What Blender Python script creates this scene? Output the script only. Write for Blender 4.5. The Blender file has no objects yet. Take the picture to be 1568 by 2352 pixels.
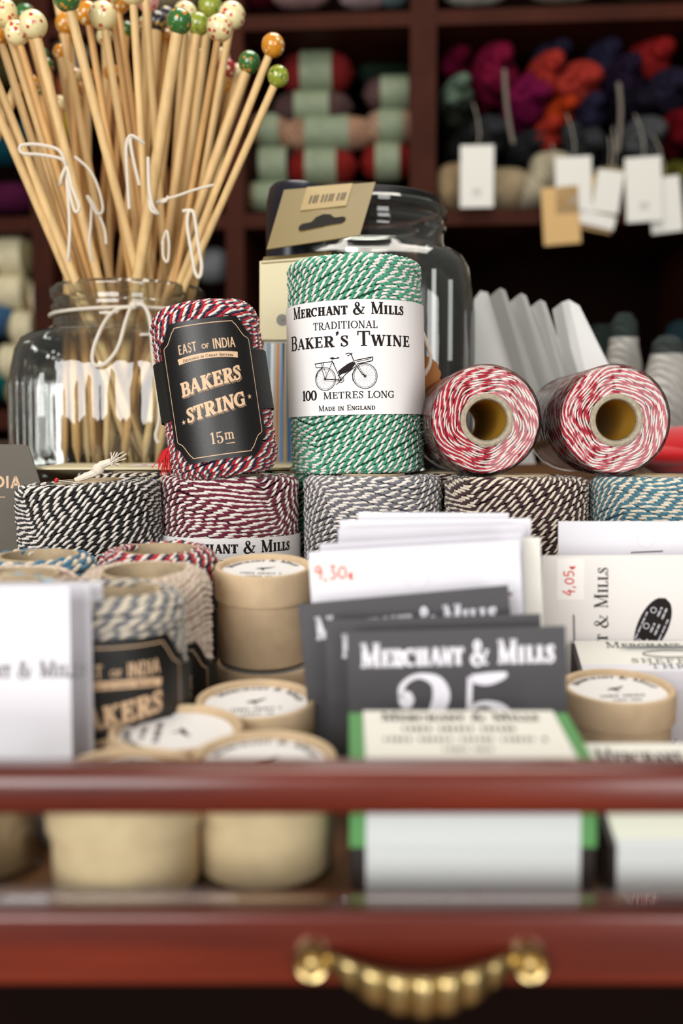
import bpy, math, random
import numpy as np
from mathutils import Vector, Matrix

# ------------------------------------------------------------------ camera, world, lights
sc = bpy.context.scene
COL = sc.collection
FPX, CX, CY = 2330.0, 784.0, 1176.0
PITCH = math.radians(3.83)
CAMZ = 1.20
cam_d = bpy.data.cameras.new('camera')
cam = bpy.data.objects.new('camera', cam_d)
COL.objects.link(cam)
cam.location = (0, 0, CAMZ)
cam.rotation_euler = (math.pi / 2 - PITCH, 0, 0)
cam_d.sensor_fit = 'VERTICAL'
cam_d.sensor_height = 36.0
cam_d.lens = 36.0 * FPX / 2352.0
cam_d.clip_start = 0.02
cam_d.dof.use_dof = True
cam_d.dof.focus_distance = 0.448
cam_d.dof.aperture_fstop = 6.5
sc.camera = cam

w = bpy.data.worlds.new('world')
sc.world = w
w.use_nodes = True
w.node_tree.nodes['Background'].inputs[0].default_value = (1.0, 0.93, 0.84, 1)
w.node_tree.nodes['Background'].inputs[1].default_value = 0.18


def area(name, loc, target, sx, sy, power, color):
    d = bpy.data.lights.new(name, 'AREA')
    d.shape = 'RECTANGLE'
    d.size, d.size_y, d.energy, d.color = sx, sy, power, color
    o = bpy.data.objects.new(name, d)
    COL.objects.link(o)
    o.location = loc
    o.rotation_euler = (Vector(target) - Vector(loc)).to_track_quat('-Z', 'Y').to_euler()
    return o


area('assumed_window_light', (-1.0, -1.9, 1.62), (0, 0.45, 1.12), 1.5, 1.5, 62, (1.0, 0.985, 0.97))  # assumed daylight from behind the camera at left, no window is built there
area('right_fill_light', (1.1, -2.1, 1.3), (0, 0.4, 1.12), 0.9, 1.7, 28, (1.0, 0.985, 0.97))  # added fill from the front right, no known door behind it
area('overhead_fill_light', (0.1, 0.75, 2.55), (0.1, 0.75, 1.0), 0.8, 0.8, 14, (1.0, 0.94, 0.85))  # added fill from above for tops and shelves, no known lamp
sc.view_settings.view_transform = 'Standard'
sc.view_settings.look = 'None'
sc.view_settings.gamma = 1.0
sc.view_settings.exposure = 0.14
sc.view_settings.use_curve_mapping = False
sc.cycles.use_denoising = True
sc.cycles.max_bounces = 8
sc.cycles.diffuse_bounces = 3
sc.cycles.glossy_bounces = 3
sc.cycles.transmission_bounces = 6
sc.cycles.transparent_max_bounces = 24
sc.cycles.caustics_reflective = False
sc.cycles.caustics_refractive = False

# ------------------------------------------------------------------ helpers
RND = random.Random(7)
PI = math.pi
FWD = Vector((0, math.cos(PITCH), -math.sin(PITCH)))
UP = Vector((0, math.sin(PITCH), math.cos(PITCH)))


def ray(px, py):
    return Vector((1, 0, 0)) * ((px - CX) / FPX) + UP * ((CY - py) / FPX) + FWD


def at(px, py, Y):
    """world point seen at a photo position, at the distance Y"""
    d = ray(px, py)
    return Vector((0, 0, CAMZ)) + d * (Y / d.y)


def at_z(px, py, z):
    d = ray(px, py)
    return Vector((0, 0, CAMZ)) + d * ((z - CAMZ) / d.z)


def lin(c):
    if isinstance(c, str):
        c = c.lstrip('#')
        c = [int(c[i:i + 2], 16) / 255 for i in (0, 2, 4)]
    return tuple((v / 12.92 if v <= 0.04045 else ((v + 0.055) / 1.055) ** 2.4) for v in c) + (1.0,)


MATS = {}


def mat(name, col, rough=0.6, spec=0.4, metal=0.0, var=0.0, vscale=40, bump=0.0, bscale=300, sheen=0.0, coat=0.0, stretch=None, col2=None):
    if name in MATS:
        return MATS[name]
    m = bpy.data.materials.new(name)
    m.use_nodes = True
    nt = m.node_tree
    b = nt.nodes['Principled BSDF']
    b.inputs['Base Color'].default_value = lin(col)
    b.inputs['Roughness'].default_value = rough
    b.inputs['Specular IOR Level'].default_value = spec
    b.inputs['Metallic'].default_value = metal
    b.inputs['Sheen Weight'].default_value = sheen
    b.inputs['Coat Weight'].default_value = coat
    b.inputs['Coat Roughness'].default_value = 0.12
    tc = nt.nodes.new('ShaderNodeTexCoord')
    mp = nt.nodes.new('ShaderNodeMapping')
    nt.links.new(tc.outputs['Object'], mp.inputs['Vector'])
    if stretch:
        mp.inputs['Scale'].default_value = stretch
    if var > 0 or col2:
        n = nt.nodes.new('ShaderNodeTexNoise')
        n.inputs['Scale'].default_value = vscale
        n.inputs['Detail'].default_value = 5
        nt.links.new(mp.outputs[0], n.inputs['Vector'])
        r = nt.nodes.new('ShaderNodeValToRGB')
        c = lin(col)
        c2 = lin(col2) if col2 else tuple(min(1, v * (1 + var)) for v in c[:3]) + (1,)
        c1 = c if col2 else tuple(v * (1 - var) for v in c[:3]) + (1,)
        r.color_ramp.elements[0].position = 0.3
        r.color_ramp.elements[1].position = 0.7
        r.color_ramp.elements[0].color = c1
        r.color_ramp.elements[1].color = c2
        nt.links.new(n.outputs[0], r.inputs[0])
        nt.links.new(r.outputs[0], b.inputs['Base Color'])
    if bump > 0:
        n2 = nt.nodes.new('ShaderNodeTexNoise')
        n2.inputs['Scale'].default_value = bscale
        n2.inputs['Detail'].default_value = 3
        nt.links.new(mp.outputs[0], n2.inputs['Vector'])
        bp = nt.nodes.new('ShaderNodeBump')
        bp.inputs['Strength'].default_value = bump
        bp.inputs['Distance'].default_value = 0.001
        nt.links.new(n2.outputs[0], bp.inputs['Height'])
        nt.links.new(bp.outputs[0], b.inputs['Normal'])
    MATS[name] = m
    return m


def yarn_mat(name, col, var=0.25, scale=260):
    """wool: fine fibres with a wound-thread relief"""
    if name in MATS:
        return MATS[name]
    m = mat(name, tuple(int(col[i:i + 2], 16) / 255 * .84 for i in (1, 3, 5)), rough=0.95, spec=0.03, var=var, vscale=30)
    nt = m.node_tree
    b = nt.nodes['Principled BSDF']
    tc = nt.nodes.new('ShaderNodeTexCoord')
    wv = nt.nodes.new('ShaderNodeTexWave')
    wv.inputs['Scale'].default_value = scale * 0.3
    wv.inputs['Distortion'].default_value = 3
    wv.bands_direction = 'DIAGONAL'
    nt.links.new(tc.outputs['Object'], wv.inputs['Vector'])
    bp = nt.nodes.new('ShaderNodeBump')
    bp.inputs['Strength'].default_value = 0.8
    bp.inputs['Distance'].default_value = 0.004
    nt.links.new(wv.outputs[1], bp.inputs['Height'])
    nt.links.new(bp.outputs[0], b.inputs['Normal'])
    return m


def clear_mat(name, tint, edge, rough=0.03, gloss=1.0, bump=0.0, bscale=40, ior=1.5, haze=0.0, rim=0.0):
    """clear thin glass or film: passes light, mirrors at grazing angles, the thicker rim view is tinted"""
    if name in MATS:
        return MATS[name]
    m = bpy.data.materials.new(name)
    m.use_nodes = True
    nt = m.node_tree
    nt.nodes.remove(nt.nodes['Principled BSDF'])
    out = nt.nodes['Material Output']
    tr = nt.nodes.new('ShaderNodeBsdfTransparent')
    gl = nt.nodes.new('ShaderNodeBsdfGlossy')
    gl.inputs['Roughness'].default_value = rough
    mx = nt.nodes.new('ShaderNodeMixShader')
    fr = nt.nodes.new('ShaderNodeFresnel')
    fr.inputs['IOR'].default_value = ior
    mu = nt.nodes.new('ShaderNodeMath')
    mu.operation = 'MULTIPLY'
    mu.inputs[1].default_value = gloss
    lw = nt.nodes.new('ShaderNodeLayerWeight')
    lw.inputs['Blend'].default_value = 0.35
    rp = nt.nodes.new('ShaderNodeValToRGB')
    rp.color_ramp.elements[0].color = lin(tint)
    rp.color_ramp.elements[1].color = lin(edge)
    rp.color_ramp.elements[0].position = 0.25
    nt.links.new(lw.outputs['Facing'], rp.inputs[0])
    nt.links.new(rp.outputs[0], tr.inputs['Color'])
    nt.links.new(fr.outputs[0], mu.inputs[0])
    nt.links.new(mu.outputs[0], mx.inputs[0])
    nt.links.new(tr.outputs[0], mx.inputs[1])
    nt.links.new(gl.outputs[0], mx.inputs[2])
    nt.links.new(mx.outputs[0], out.inputs['Surface'])
    if haze > 0:  # pale haze and bright rims painted in, standing for refracted light
        df = nt.nodes.new('ShaderNodeBsdfDiffuse')
        df.inputs['Color'].default_value = lin('#e6eee4')
        tl = nt.nodes.new('ShaderNodeBsdfTranslucent')
        tl.inputs['Color'].default_value = lin('#e6eee4')
        ad = nt.nodes.new('ShaderNodeMixShader')
        pw = nt.nodes.new('ShaderNodeMath')
        pw.operation = 'POWER'
        pw.inputs[1].default_value = 2.0
        ma = nt.nodes.new('ShaderNodeMath')
        ma.operation = 'MULTIPLY_ADD'
        ma.inputs[1].default_value = rim
        ma.inputs[2].default_value = haze
        m2 = nt.nodes.new('ShaderNodeMixShader')
        nt.links.new(lw.outputs['Facing'], pw.inputs[0])
        nt.links.new(pw.outputs[0], ma.inputs[0])
        nt.links.new(df.outputs[0], ad.inputs[1])
        nt.links.new(tl.outputs[0], ad.inputs[2])
        nt.links.new(ma.outputs[0], m2.inputs[0])
        nt.links.new(tr.outputs[0], m2.inputs[1])
        nt.links.new(ad.outputs[0], m2.inputs[2])
        nt.links.new(m2.outputs[0], mx.inputs[1])
    if bump > 0:
        tc = nt.nodes.new('ShaderNodeTexCoord')
        n = nt.nodes.new('ShaderNodeTexNoise')
        n.inputs['Scale'].default_value = bscale
        nt.links.new(tc.outputs['Object'], n.inputs['Vector'])
        bp = nt.nodes.new('ShaderNodeBump')
        bp.inputs['Strength'].default_value = bump
        bp.inputs['Distance'].default_value = 0.002
        nt.links.new(n.outputs[0], bp.inputs['Height'])
        for q in (fr, gl):
            nt.links.new(bp.outputs[0], q.inputs['Normal'])
    MATS[name] = m
    return m


class MB:
    """collects shapes into one mesh"""

    def __init__(s):
        s.v, s.f, s.m, s.n = [], [], [], 0
        s.bigv, s.bigf, s.bigm = [], [], []

    def add(s, v, f, mi=0):
        k = s.n
        s.v.extend([tuple(p) for p in v])
        s.f.extend([tuple(i + k for i in q) for q in f])
        s.m.extend([mi] * len(f))
        s.n += len(v)

    def box(s, x0, x1, y0, y1, z0, z1, mi=0):
        s.add([(x, y, z) for x in (x0, x1) for y in (y0, y1) for z in (z0, z1)],
              [(0, 1, 3, 2), (4, 6, 7, 5), (0, 4, 5, 1), (2, 3, 7, 6), (0, 2, 6, 4), (1, 5, 7, 3)], mi)

    def lathe(s, prof, seg=48, mi=0, sq=None, M=None):
        """prof: (r, z) list turned about z"""
        n = len(prof)
        V, F = [], []
        for k in range(seg):
            a = 2 * PI * k / seg
            q = sq(a) if sq else 1.0
            for r, z in prof:
                V.append(Vector((r * q * math.sin(a), -r * q * math.cos(a), z)))
        for k in range(seg):
            j = (k + 1) % seg
            for i in range(n - 1):
                F.append((k * n + i, j * n + i, j * n + i + 1, k * n + i + 1))
        if M:
            V = [M @ v for v in V]
        s.add(V, F, mi)

    def disc(s, r, z, seg=48, mi=0):
        s.add([(r * math.sin(2 * PI * k / seg), -r * math.cos(2 * PI * k / seg), z) for k in range(seg)], [tuple(range(seg))], mi)

    def tube(s, pts, rad, sides=8, mi=0, caps=True):
        pts = [Vector(p) for p in pts]
        n = len(pts)
        V, F = [], []
        nrm = None
        for i in range(n):
            t = (pts[min(i + 1, n - 1)] - pts[max(i - 1, 0)]).normalized()
            if nrm is None:
                nrm = t.orthogonal().normalized()
            nrm = (nrm - t * nrm.dot(t)).normalized()
            b = t.cross(nrm)
            r = rad[i] if isinstance(rad, (list, tuple)) else rad
            for j in range(sides):
                a = 2 * PI * j / sides
                V.append(pts[i] + (nrm * math.cos(a) + b * math.sin(a)) * r)
        for i in range(n - 1):
            for j in range(sides):
                k = (j + 1) % sides
                F.append((i * sides + j, i * sides + k, (i + 1) * sides + k, (i + 1) * sides + j))
        if caps:
            F.append(tuple(range(sides - 1, -1, -1)))
            F.append(tuple((n - 1) * sides + j for j in range(sides)))
        s.add(V, F, mi)

    def sphere(s, c, r, mi=0, seg=20, rings=12, sc_=(1, 1, 1)):
        V, F = [], []
        for i in range(rings + 1):
            p = PI * i / rings
            for k in range(seg):
                a = 2 * PI * k / seg
                V.append((c[0] + r * sc_[0] * math.sin(p) * math.cos(a), c[1] + r * sc_[1] * math.sin(p) * math.sin(a), c[2] + r * sc_[2] * math.cos(p)))
        for i in range(rings):
            for k in range(seg):
                j = (k + 1) % seg
                F.append((i * seg + k, (i + 1) * seg + k, (i + 1) * seg + j, i * seg + j))
        s.add(V, F, mi)

    def strips(s, strips, fn, mi=0):
        """strips: lists of (x, y, width); fn maps the flat plane to the surface"""
        for st in strips:
            n = len(st)
            if n < 2:
                continue
            V = []
            for i in range(n):
                x0, y0 = st[max(i - 1, 0)][:2]
                x1, y1 = st[min(i + 1, n - 1)][:2]
                l = math.hypot(x1 - x0, y1 - y0) or 1e-9
                nx, ny = -(y1 - y0) / l, (x1 - x0) / l
                x, y, wd = st[i]
                V.append(fn(x + nx * wd / 2, y + ny * wd / 2))
                V.append(fn(x - nx * wd / 2, y - ny * wd / 2))
            s.add(V, [(2 * i, 2 * i + 1, 2 * i + 3, 2 * i + 2) for i in range(n - 1)], mi)

    def build(s, name, mats, parent=None, smooth=True, loc=None, rot=None):
        me = bpy.data.meshes.new(name)
        me.from_pydata(s.v, [], s.f)
        for m in (mats if isinstance(mats, (list, tuple)) else [mats]):
            me.materials.append(m)
        me.polygons.foreach_set('material_index', s.m)
        me.polygons.foreach_set('use_smooth', [bool(smooth)] * len(s.f))
        me.update()
        o = bpy.data.objects.new(name, me)
        COL.objects.link(o)
        if smooth:
            try:
                me.set_sharp_from_angle(angle=math.radians(38))
            except Exception:
                pass
        if parent:
            o.parent = parent
        if loc is not None:
            o.location = loc
        if rot is not None:
            o.rotation_euler = rot
        return o


def tag(o, label, cat, group=None, kind=None):
    o['label'] = label
    o['category'] = cat
    if group:
        o['group'] = group
    if kind:
        o['kind'] = kind
    return o


def thing(name, label, cat, loc=(0, 0, 0), rot=(0, 0, 0), group=None):
    o = bpy.data.objects.new(name, None)
    o.empty_display_size = 0.02
    COL.objects.link(o)
    o.location = loc
    o.rotation_euler = rot
    return tag(o, label, cat, group)


def struct(name, mb, m, smooth=False):
    o = mb.build(name, m, None, smooth)
    o['kind'] = 'structure'
    return o


def fast_mesh(name, groups, mats, parent=None):
    """groups: list of (verts (P,N,S,3) closed tubes, material index)"""
    vs, fs, ms, base = [], [], [], 0
    for A, mi, closed in groups:
        N, S = A.shape[0], A.shape[1]
        vs.append(A.reshape(-1, 3))
        i = np.arange(N if closed else N - 1)[:, None]
        j = np.arange(S)[None, :]
        i2, j2 = (i + 1) % N, (j + 1) % S
        q = np.stack([i * S + j, i * S + j2, i2 * S + j2, i2 * S + j], -1).reshape(-1, 4) + base
        fs.append(q)
        ms.append(np.full(len(q), mi, dtype=np.int32))
        base += N * S
    V = np.concatenate(vs).astype(np.float32)
    F = np.concatenate(fs).astype(np.int32)
    Mi = np.concatenate(ms)
    me = bpy.data.meshes.new(name)
    me.vertices.add(len(V))
    me.vertices.foreach_set('co', V.ravel())
    me.loops.add(F.size)
    me.loops.foreach_set('vertex_index', F.ravel())
    me.polygons.add(len(F))
    me.polygons.foreach_set('loop_start', np.arange(0, F.size, 4, dtype=np.int32))
    me.polygons.foreach_set('loop_total', np.full(len(F), 4, dtype=np.int32))
    for m in mats:
        me.materials.append(m)
    me.polygons.foreach_set('material_index', Mi)
    me.polygons.foreach_set('use_smooth', np.ones(len(F), dtype=bool))
    me.update(calc_edges=True)
    me.validate()
    return me


# ------------------------------------------------------------------ wound twine
def tri(x):
    x = (x / (2 * PI)) % 1.0
    y = 1 - 4 * np.abs(x - 0.5)
    return np.tanh(1.6 * y * 1.3) / math.tanh(2.08) * 0.2 + y * 0.8


def make_profile(R, H, rc, c):
    P = [(rc, 0.0), (R - c, 0.0)]
    for k in range(1, 9):
        a = -PI / 2 + PI / 2 * k / 8
        P.append((R - c + c * math.cos(a), c + c * math.sin(a)))
    for k in range(0, 9):
        a = PI / 2 * k / 8
        P.append((R - c + c * math.cos(a), H - c + c * math.sin(a)))
    P.append((rc, H))
    return np.array(P)


def winding(name, R, H, rc, c, d, amp, waves, period, plies, seed, sides=6, per_twist=6, fat=0.29, drift=0.0, flat_face=False):
    """rows of twisted twine laid side by side over a spool, zigzagging round it"""
    rg = np.random.RandomState(seed)
    P = make_profile(R - d * 0.5, H - d, rc, max(c - d * 0.5, 0.0008))
    P[:, 1] += d * 0.5
    seg = np.hypot(*np.diff(P, axis=0).T)
    S = np.concatenate([[0], np.cumsum(seg)])
    L = S[-1]
    groups = []
    sk = d * 0.3
    face = S[1]
    while sk < L - d * 0.2:
        fr = sk / L
        r_here = np.interp(sk, S, P[:, 0])
        N0 = 2 * PI * max(r_here, 0.004)
        K = max(6, int(round(N0 / period)))
        N = K * per_twist
        th = np.linspace(0, 2 * PI, N, endpoint=False)
        a = amp * (0.6 + 0.4 * math.sin(7.0 * fr + seed) ** 2)
        if flat_face:
            edge = min(1.0, max(0.25, min(abs(sk - 0), abs(L - sk)) / max(face, 1e-6) * 0.6))
            a = a * edge
        ph = seed * 1.7 + drift * 2 * PI * fr
        s = sk + a * tri(waves * th + ph) + 0.12 * d * np.sin(3 * th + rg.rand() * 6) + 0.08 * d * np.sin(11 * th + rg.rand() * 6)
        s = np.clip(s, 0.0, L)
        r = np.interp(s, S, P[:, 0])
        z = np.interp(s, S, P[:, 1])
        e = 0.0006
        dr = np.interp(np.clip(s + e, 0, L), S, P[:, 0]) - np.interp(np.clip(s - e, 0, L), S, P[:, 0])
        dz = np.interp(np.clip(s + e, 0, L), S, P[:, 1]) - np.interp(np.clip(s - e, 0, L), S, P[:, 1])
        l = np.hypot(dr, dz) + 1e-12
        nr, nz = dz / l, -dr / l
        cs, sn = np.sin(th), -np.cos(th)
        off = d * (0.10 * np.sin(2 * th + rg.rand() * 6) + 0.10 * (rg.rand() - 0.5) + 0.05 * np.sin(9 * th + rg.rand() * 6))
        Cn = np.stack([(r + nr * off) * cs, (r + nr * off) * sn, z + nz * off], -1)
        Nm = np.stack([nr * cs, nr * sn, nz], -1)
        T = np.roll(Cn, -1, 0) - np.roll(Cn, 1, 0)
        T /= np.linalg.norm(T, axis=1, keepdims=True) + 1e-12
        Nm -= T * (Nm * T).sum(1, keepdims=True)
        Nm /= np.linalg.norm(Nm, axis=1, keepdims=True) + 1e-12
        B = np.cross(T, Nm)
        p0 = rg.rand() * 2 * PI
        tw = 2 * PI * np.arange(N) / per_twist + p0 + 0.5 * np.sin(2 * th + rg.rand() * 6)
        for j in range(plies):
            f = tw + 2 * PI * j / plies
            rp = d * ((fat - .008 if j == 0 else fat + .018) if plies == 2 else 0.255)
            ro = d * (0.235 if plies == 2 else 0.27)
            A = Cn + ro * (np.cos(f)[:, None] * Nm - np.sin(f)[:, None] * B)
            T2 = np.roll(A, -1, 0) - np.roll(A, 1, 0)
            T2 /= np.linalg.norm(T2, axis=1, keepdims=True) + 1e-12
            N2 = Nm - T2 * (Nm * T2).sum(1, keepdims=True)
            N2 /= np.linalg.norm(N2, axis=1, keepdims=True) + 1e-12
            B2 = np.cross(T2, N2)
            q = np.arange(sides) * 2 * PI / sides
            V = A[:, None, :] + rp * (np.cos(q)[None, :, None] * N2[:, None, :] + np.sin(q)[None, :, None] * B2[:, None, :])
            groups.append((V, j, True))
        sk += d * 0.94
    # the wound layers below
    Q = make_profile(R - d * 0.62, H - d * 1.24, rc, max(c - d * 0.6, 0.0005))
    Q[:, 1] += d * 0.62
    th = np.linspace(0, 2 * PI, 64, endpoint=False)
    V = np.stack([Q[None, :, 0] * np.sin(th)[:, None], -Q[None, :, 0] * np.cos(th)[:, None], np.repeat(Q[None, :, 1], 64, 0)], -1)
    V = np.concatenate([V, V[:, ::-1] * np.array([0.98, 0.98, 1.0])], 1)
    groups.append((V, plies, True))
    return fast_mesh(name, groups, [None] * (plies + 1))


def twine_obj(name, me, mats, parent, rotz=0.0):
    o = bpy.data.objects.new(name, me)
    COL.objects.link(o)
    o.parent = parent
    o.rotation_euler = (0, 0, rotz)
    if len(me.materials) and me.materials[0] is None:
        for i, m in enumerate(mats):
            o.material_slots[i].link = 'OBJECT'
            o.material_slots[i].material = m
    return o


# ------------------------------------------------------------------ a small roman alphabet made of pen strokes
def spl(pts, n=6):
    out = []
    m = len(pts)
    for i in range(m - 1):
        p0, p1, p2, p3 = pts[max(i - 1, 0)], pts[i], pts[i + 1], pts[min(i + 2, m - 1)]
        for k in range(n):
            t = k / n
            out.append(tuple(0.5 * (2 * p1[q] + (p2[q] - p0[q]) * t + (2 * p0[q] - 5 * p1[q] + 4 * p2[q] - p3[q]) * t * t + (3 * p1[q] - p0[q] - 3 * p2[q] + p3[q]) * t ** 3) for q in range(3)))
    out.append(tuple(pts[-1]))
    return out


def glyph(ch, T=0.17, t=0.06, sans=False):
    sf = 0.0 if sans else 0.075
    if sans:
        t = T
    R = []

    def L(x0, y0, x1, y1, wd):
        R.append([(x0 + (x1 - x0) * k / 3, y0 + (y1 - y0) * k / 3, wd) for k in range(4)])

    def stem(x, wd=T, y0=0.0, y1=1.0, lo=True, hi=True):
        L(x, y0, x, y1, wd)
        if not sans:
            if lo:
                L(x - wd / 2 - sf, t / 2, x + wd / 2 + sf, t / 2, t)
            if hi:
                L(x - wd / 2 - sf, 1 - t / 2, x + wd / 2 + sf, 1 - t / 2, t)

    def foot(x, y):
        if not sans:
            L(x - 0.06 - sf, y + (t / 2 if y < 0.5 else -t / 2), x + 0.06 + sf, y + (t / 2 if y < 0.5 else -t / 2), t)

    def arc(cx, cy, rx, ry, a0, a1, Tw=T, n=18):
        R.append([(cx + rx * math.cos(math.radians(a0 + (a1 - a0) * k / n)), cy + ry * math.sin(math.radians(a0 + (a1 - a0) * k / n)),
                   t + (Tw - t) * abs(math.cos(math.radians(a0 + (a1 - a0) * k / n))) ** 1.4) for k in range(n + 1)])

    def tick(x, y0, y1):
        if not sans:
            L(x, y0, x, y1, t * 1.2)
    h = t / 2
    s0 = 0.09 + sf + T / 2 - 0.05
    if ch == ' ':
        return 0.36, R
    if ch == 'I':
        stem(s0); return 2 * s0, R
    if ch == 'L':
        stem(s0); L(s0, h, s0 + .4, h, t); tick(s0 + .39, 0, .3); return s0 + .45, R
    if ch == 'T':
        stem(.36, hi=False); L(.03, 1 - h, .69, 1 - h, t); tick(.05, .72, 1); tick(.67, .72, 1); return .72, R
    if ch in 'EF':
        stem(s0); L(s0, 1 - h, s0 + .42, 1 - h, t); L(s0, .52, s0 + .3, .52, t); tick(s0 + .41, .72, 1); tick(s0 + .29, .4, .64)
        if ch == 'E':
            L(s0, h, s0 + .44, h, t); tick(s0 + .43, 0, .3)
        return s0 + .5, R
    if ch == 'H':
        stem(s0); stem(s0 + .48); L(s0, .52, s0 + .48, .52, t); return 2 * s0 + .48, R
    if ch == 'N':
        stem(.14, t * 1.1); stem(.70, t * 1.1, lo=False); L(.14, 1, .69, 0, T); return .86, R
    if ch == 'M':
        stem(.14, t * 1.1); stem(.88, T); L(.15, 1, .5, 0.03, T); L(.5, .03, .88, 1, t); return 1.06, R
    if ch == 'A':
        L(.1, 0, .4, 1, t); L(.4, 1, .70, 0, T); L(.2, .34, .58, .34, t); foot(.1, 0); foot(.7, 0); return .82, R
    if ch == 'W':
        L(.1, 1, .32, 0, T); L(.32, 0, .54, 1, t); L(.54, 1, .76, 0, T); L(.76, 0, .98, 1, t); foot(.1, 1); foot(.54, 1); foot(.98, 1); return 1.08, R
    if ch == 'V':
        L(.1, 1, .4, 0, T); L(.4, 0, .7, 1, t); foot(.1, 1); foot(.7, 1); return .8, R
    if ch == 'K':
        stem(s0); L(s0, .4, s0 + .46, 1, t); L(s0 + .16, .58, s0 + .5, 0, T); foot(s0 + .46, 1); foot(s0 + .5, 0); return s0 + .6, R
    if ch in 'RPBD':
        stem(s0)
        if ch == 'D':
            L(s0, 1 - h, s0 + .2, 1 - h, t); L(s0, h, s0 + .2, h, t); arc(s0 + .2, .5, .34, .5 - h, 90, -90); return s0 + .64, R
        L(s0, 1 - h, s0 + .2, 1 - h, t); L(s0, .5, s0 + .2, .5, t); arc(s0 + .2, .75 - h / 2, .22, .25 - h / 2, 90, -90)
        if ch == 'R':
            L(s0 + .2, .5, s0 + .48, 0, T); foot(s0 + .5, 0); return s0 + .6, R
        if ch == 'B':
            L(s0, h, s0 + .2, h, t); arc(s0 + .2, .25 + h / 2, .26, .25, 90, -90); return s0 + .55, R
        return s0 + .5, R
    if ch in 'OQ':
        arc(.44, .5, .37, .5 - h, 0, 360, n=28); return .88, R
    if ch == 'C':
        arc(.44, .5, .37, .5 - h, 50, 312, n=22); tick(.70, .64, .98); return .8, R
    if ch == 'G':
        arc(.44, .5, .37, .5 - h, 50, 300, n=22); tick(.70, .66, .98); L(.68, .05, .68, .42, T)
        if not sans:
            L(.5, .42, .82, .42, t)
        return .88, R
    if ch == 'S':
        R.append(spl([(.47, .80, t), (.40, .94, t), (.27, 1 - h, t), (.13, .88, T * .6), (.12, .72, T * .85), (.28, .54, T), (.46, .37, T * .85), (.48, .17, T * .6), (.35, h, t), (.2, .04, t), (.09, .2, t)]))
        tick(.49, .68, .99); tick(.07, .02, .33)
        return .6, R
    if ch == 'U':
        stem(s0, y0=.3, lo=False); stem(s0 + .46, t * 1.2, y0=.3, lo=False); arc(s0 + .23, .3, .23, .3 - h, 180, 360); return 2 * s0 + .46, R
    if ch == 'Y':
        stem(.38, y1=.45, hi=False); L(.1, 1, .38, .44, T); L(.38, .44, .68, 1, t); foot(.1, 1); foot(.68, 1); return .78, R
    if ch == '&':
        R.append(spl([(.86, .55, t), (.80, .36, t), (.62, .12, t), (.42, .0, t * 1.2), (.2, .02, T * .7), (.09, .2, T), (.16, .4, T * .7), (.36, .56, t), (.50, .76, T * .7), (.42, .96, t), (.28, .94, t), (.22, .78, T * .7), (.36, .52, T), (.58, .22, T), (.76, .04, T * .5), (.92, .08, t)]))
        L(.72, .56, .98, .56, t)
        return 1.02, R
    if ch == "'":
        R.append(spl([(.12, 1.0, T), (.15, .9, T), (.08, .74, t * .6)])); return .26, R
    if ch == ',':
        R.append(spl([(.12, .1, T), (.14, .02, T), (.06, -.14, t * .6)])); return .26, R
    if ch == '.':
        L(.12, 0, .12, .14, T); return .24, R
    if ch == '0':
        arc(.36, .5, .28, .5 - h, 0, 360, n=28); return .72, R
    if ch == '1':
        stem(.26, hi=False); L(.08, .82, .24, .97, t); return .46, R
    if ch == '5':
        R.append(spl([(.16, .93, T * .5), (.34, .92, T * .8), (.52, .96, T * .5), (.56, 1.0, t * .6)])); L(.15, .95, .13, .5, t * 1.1)
        R.append(spl([(.13, .5, t), (.22, .59, t), (.36, .6, t * 1.3), (.5, .5, T * .9), (.56, .32, T * 1.1), (.5, .12, T * .8), (.34, .02, t), (.18, .05, t), (.12, .16, t)]))
        R.append([(.09, .2, T * .1), (.12, .2, T * 1.0), (.16, .2, T * 1.1), (.22, .2, T * .6), (.24, .2, T * .1)])
        return .66, R
    if ch == '2':
        R.append([(.06, .68, T * .1), (.09, .68, T * .9), (.15, .68, T * 1.2), (.21, .68, T * .9), (.24, .68, T * .1)])
        R.append(spl([(.09, .7, t), (.1, .84, t * 1.2), (.2, .95, t), (.34, .98, t * 1.2), (.5, .9, T * .8), (.55, .72, T * 1.1), (.48, .52, T * .9), (.3, .3, t * 1.5), (.1, .1, t)]))
        R.append(spl([(.08, .1, t), (.18, .14, T * .8), (.36, .06, T * 1.0), (.5, .08, T * .6), (.58, .26, t)]))
        return .68, R
    if ch == 'm':
        for x in (.14, .48, .82):
            L(x, 0, x, .55, T * .8)
            L(x - .12, t / 2, x + .12, t / 2, t)
        L(.03, .62, .14, .62, t)
        arc(.31, .48, .17, .16, 170, 0, T * .8); arc(.65, .48, .17, .16, 170, 0, T * .8); L(.14, .5, .14, .64, T * .8)
        return .98, R
    return .5, R


def layout(s, T=0.17, t=0.06, sans=False, gap=0.05, small=0.74):
    x, out = 0.0, []
    for ch in s:
        k = small if (ch.islower() and ch != 'm') or (ch == 'm' and not s.endswith('5m')) else 1.0
        g = ch if ch == 'm' and s.endswith('5m') else ch.upper()
        wd, R = glyph(g, T / k if k < 1 else T, t / k if k < 1 else t, sans)
        for st in R:
            out.append([(x + p[0] * k, p[1] * k, p[2] * k) for p in st])
        x += (wd + gap) * k
    return x - gap, out


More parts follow.
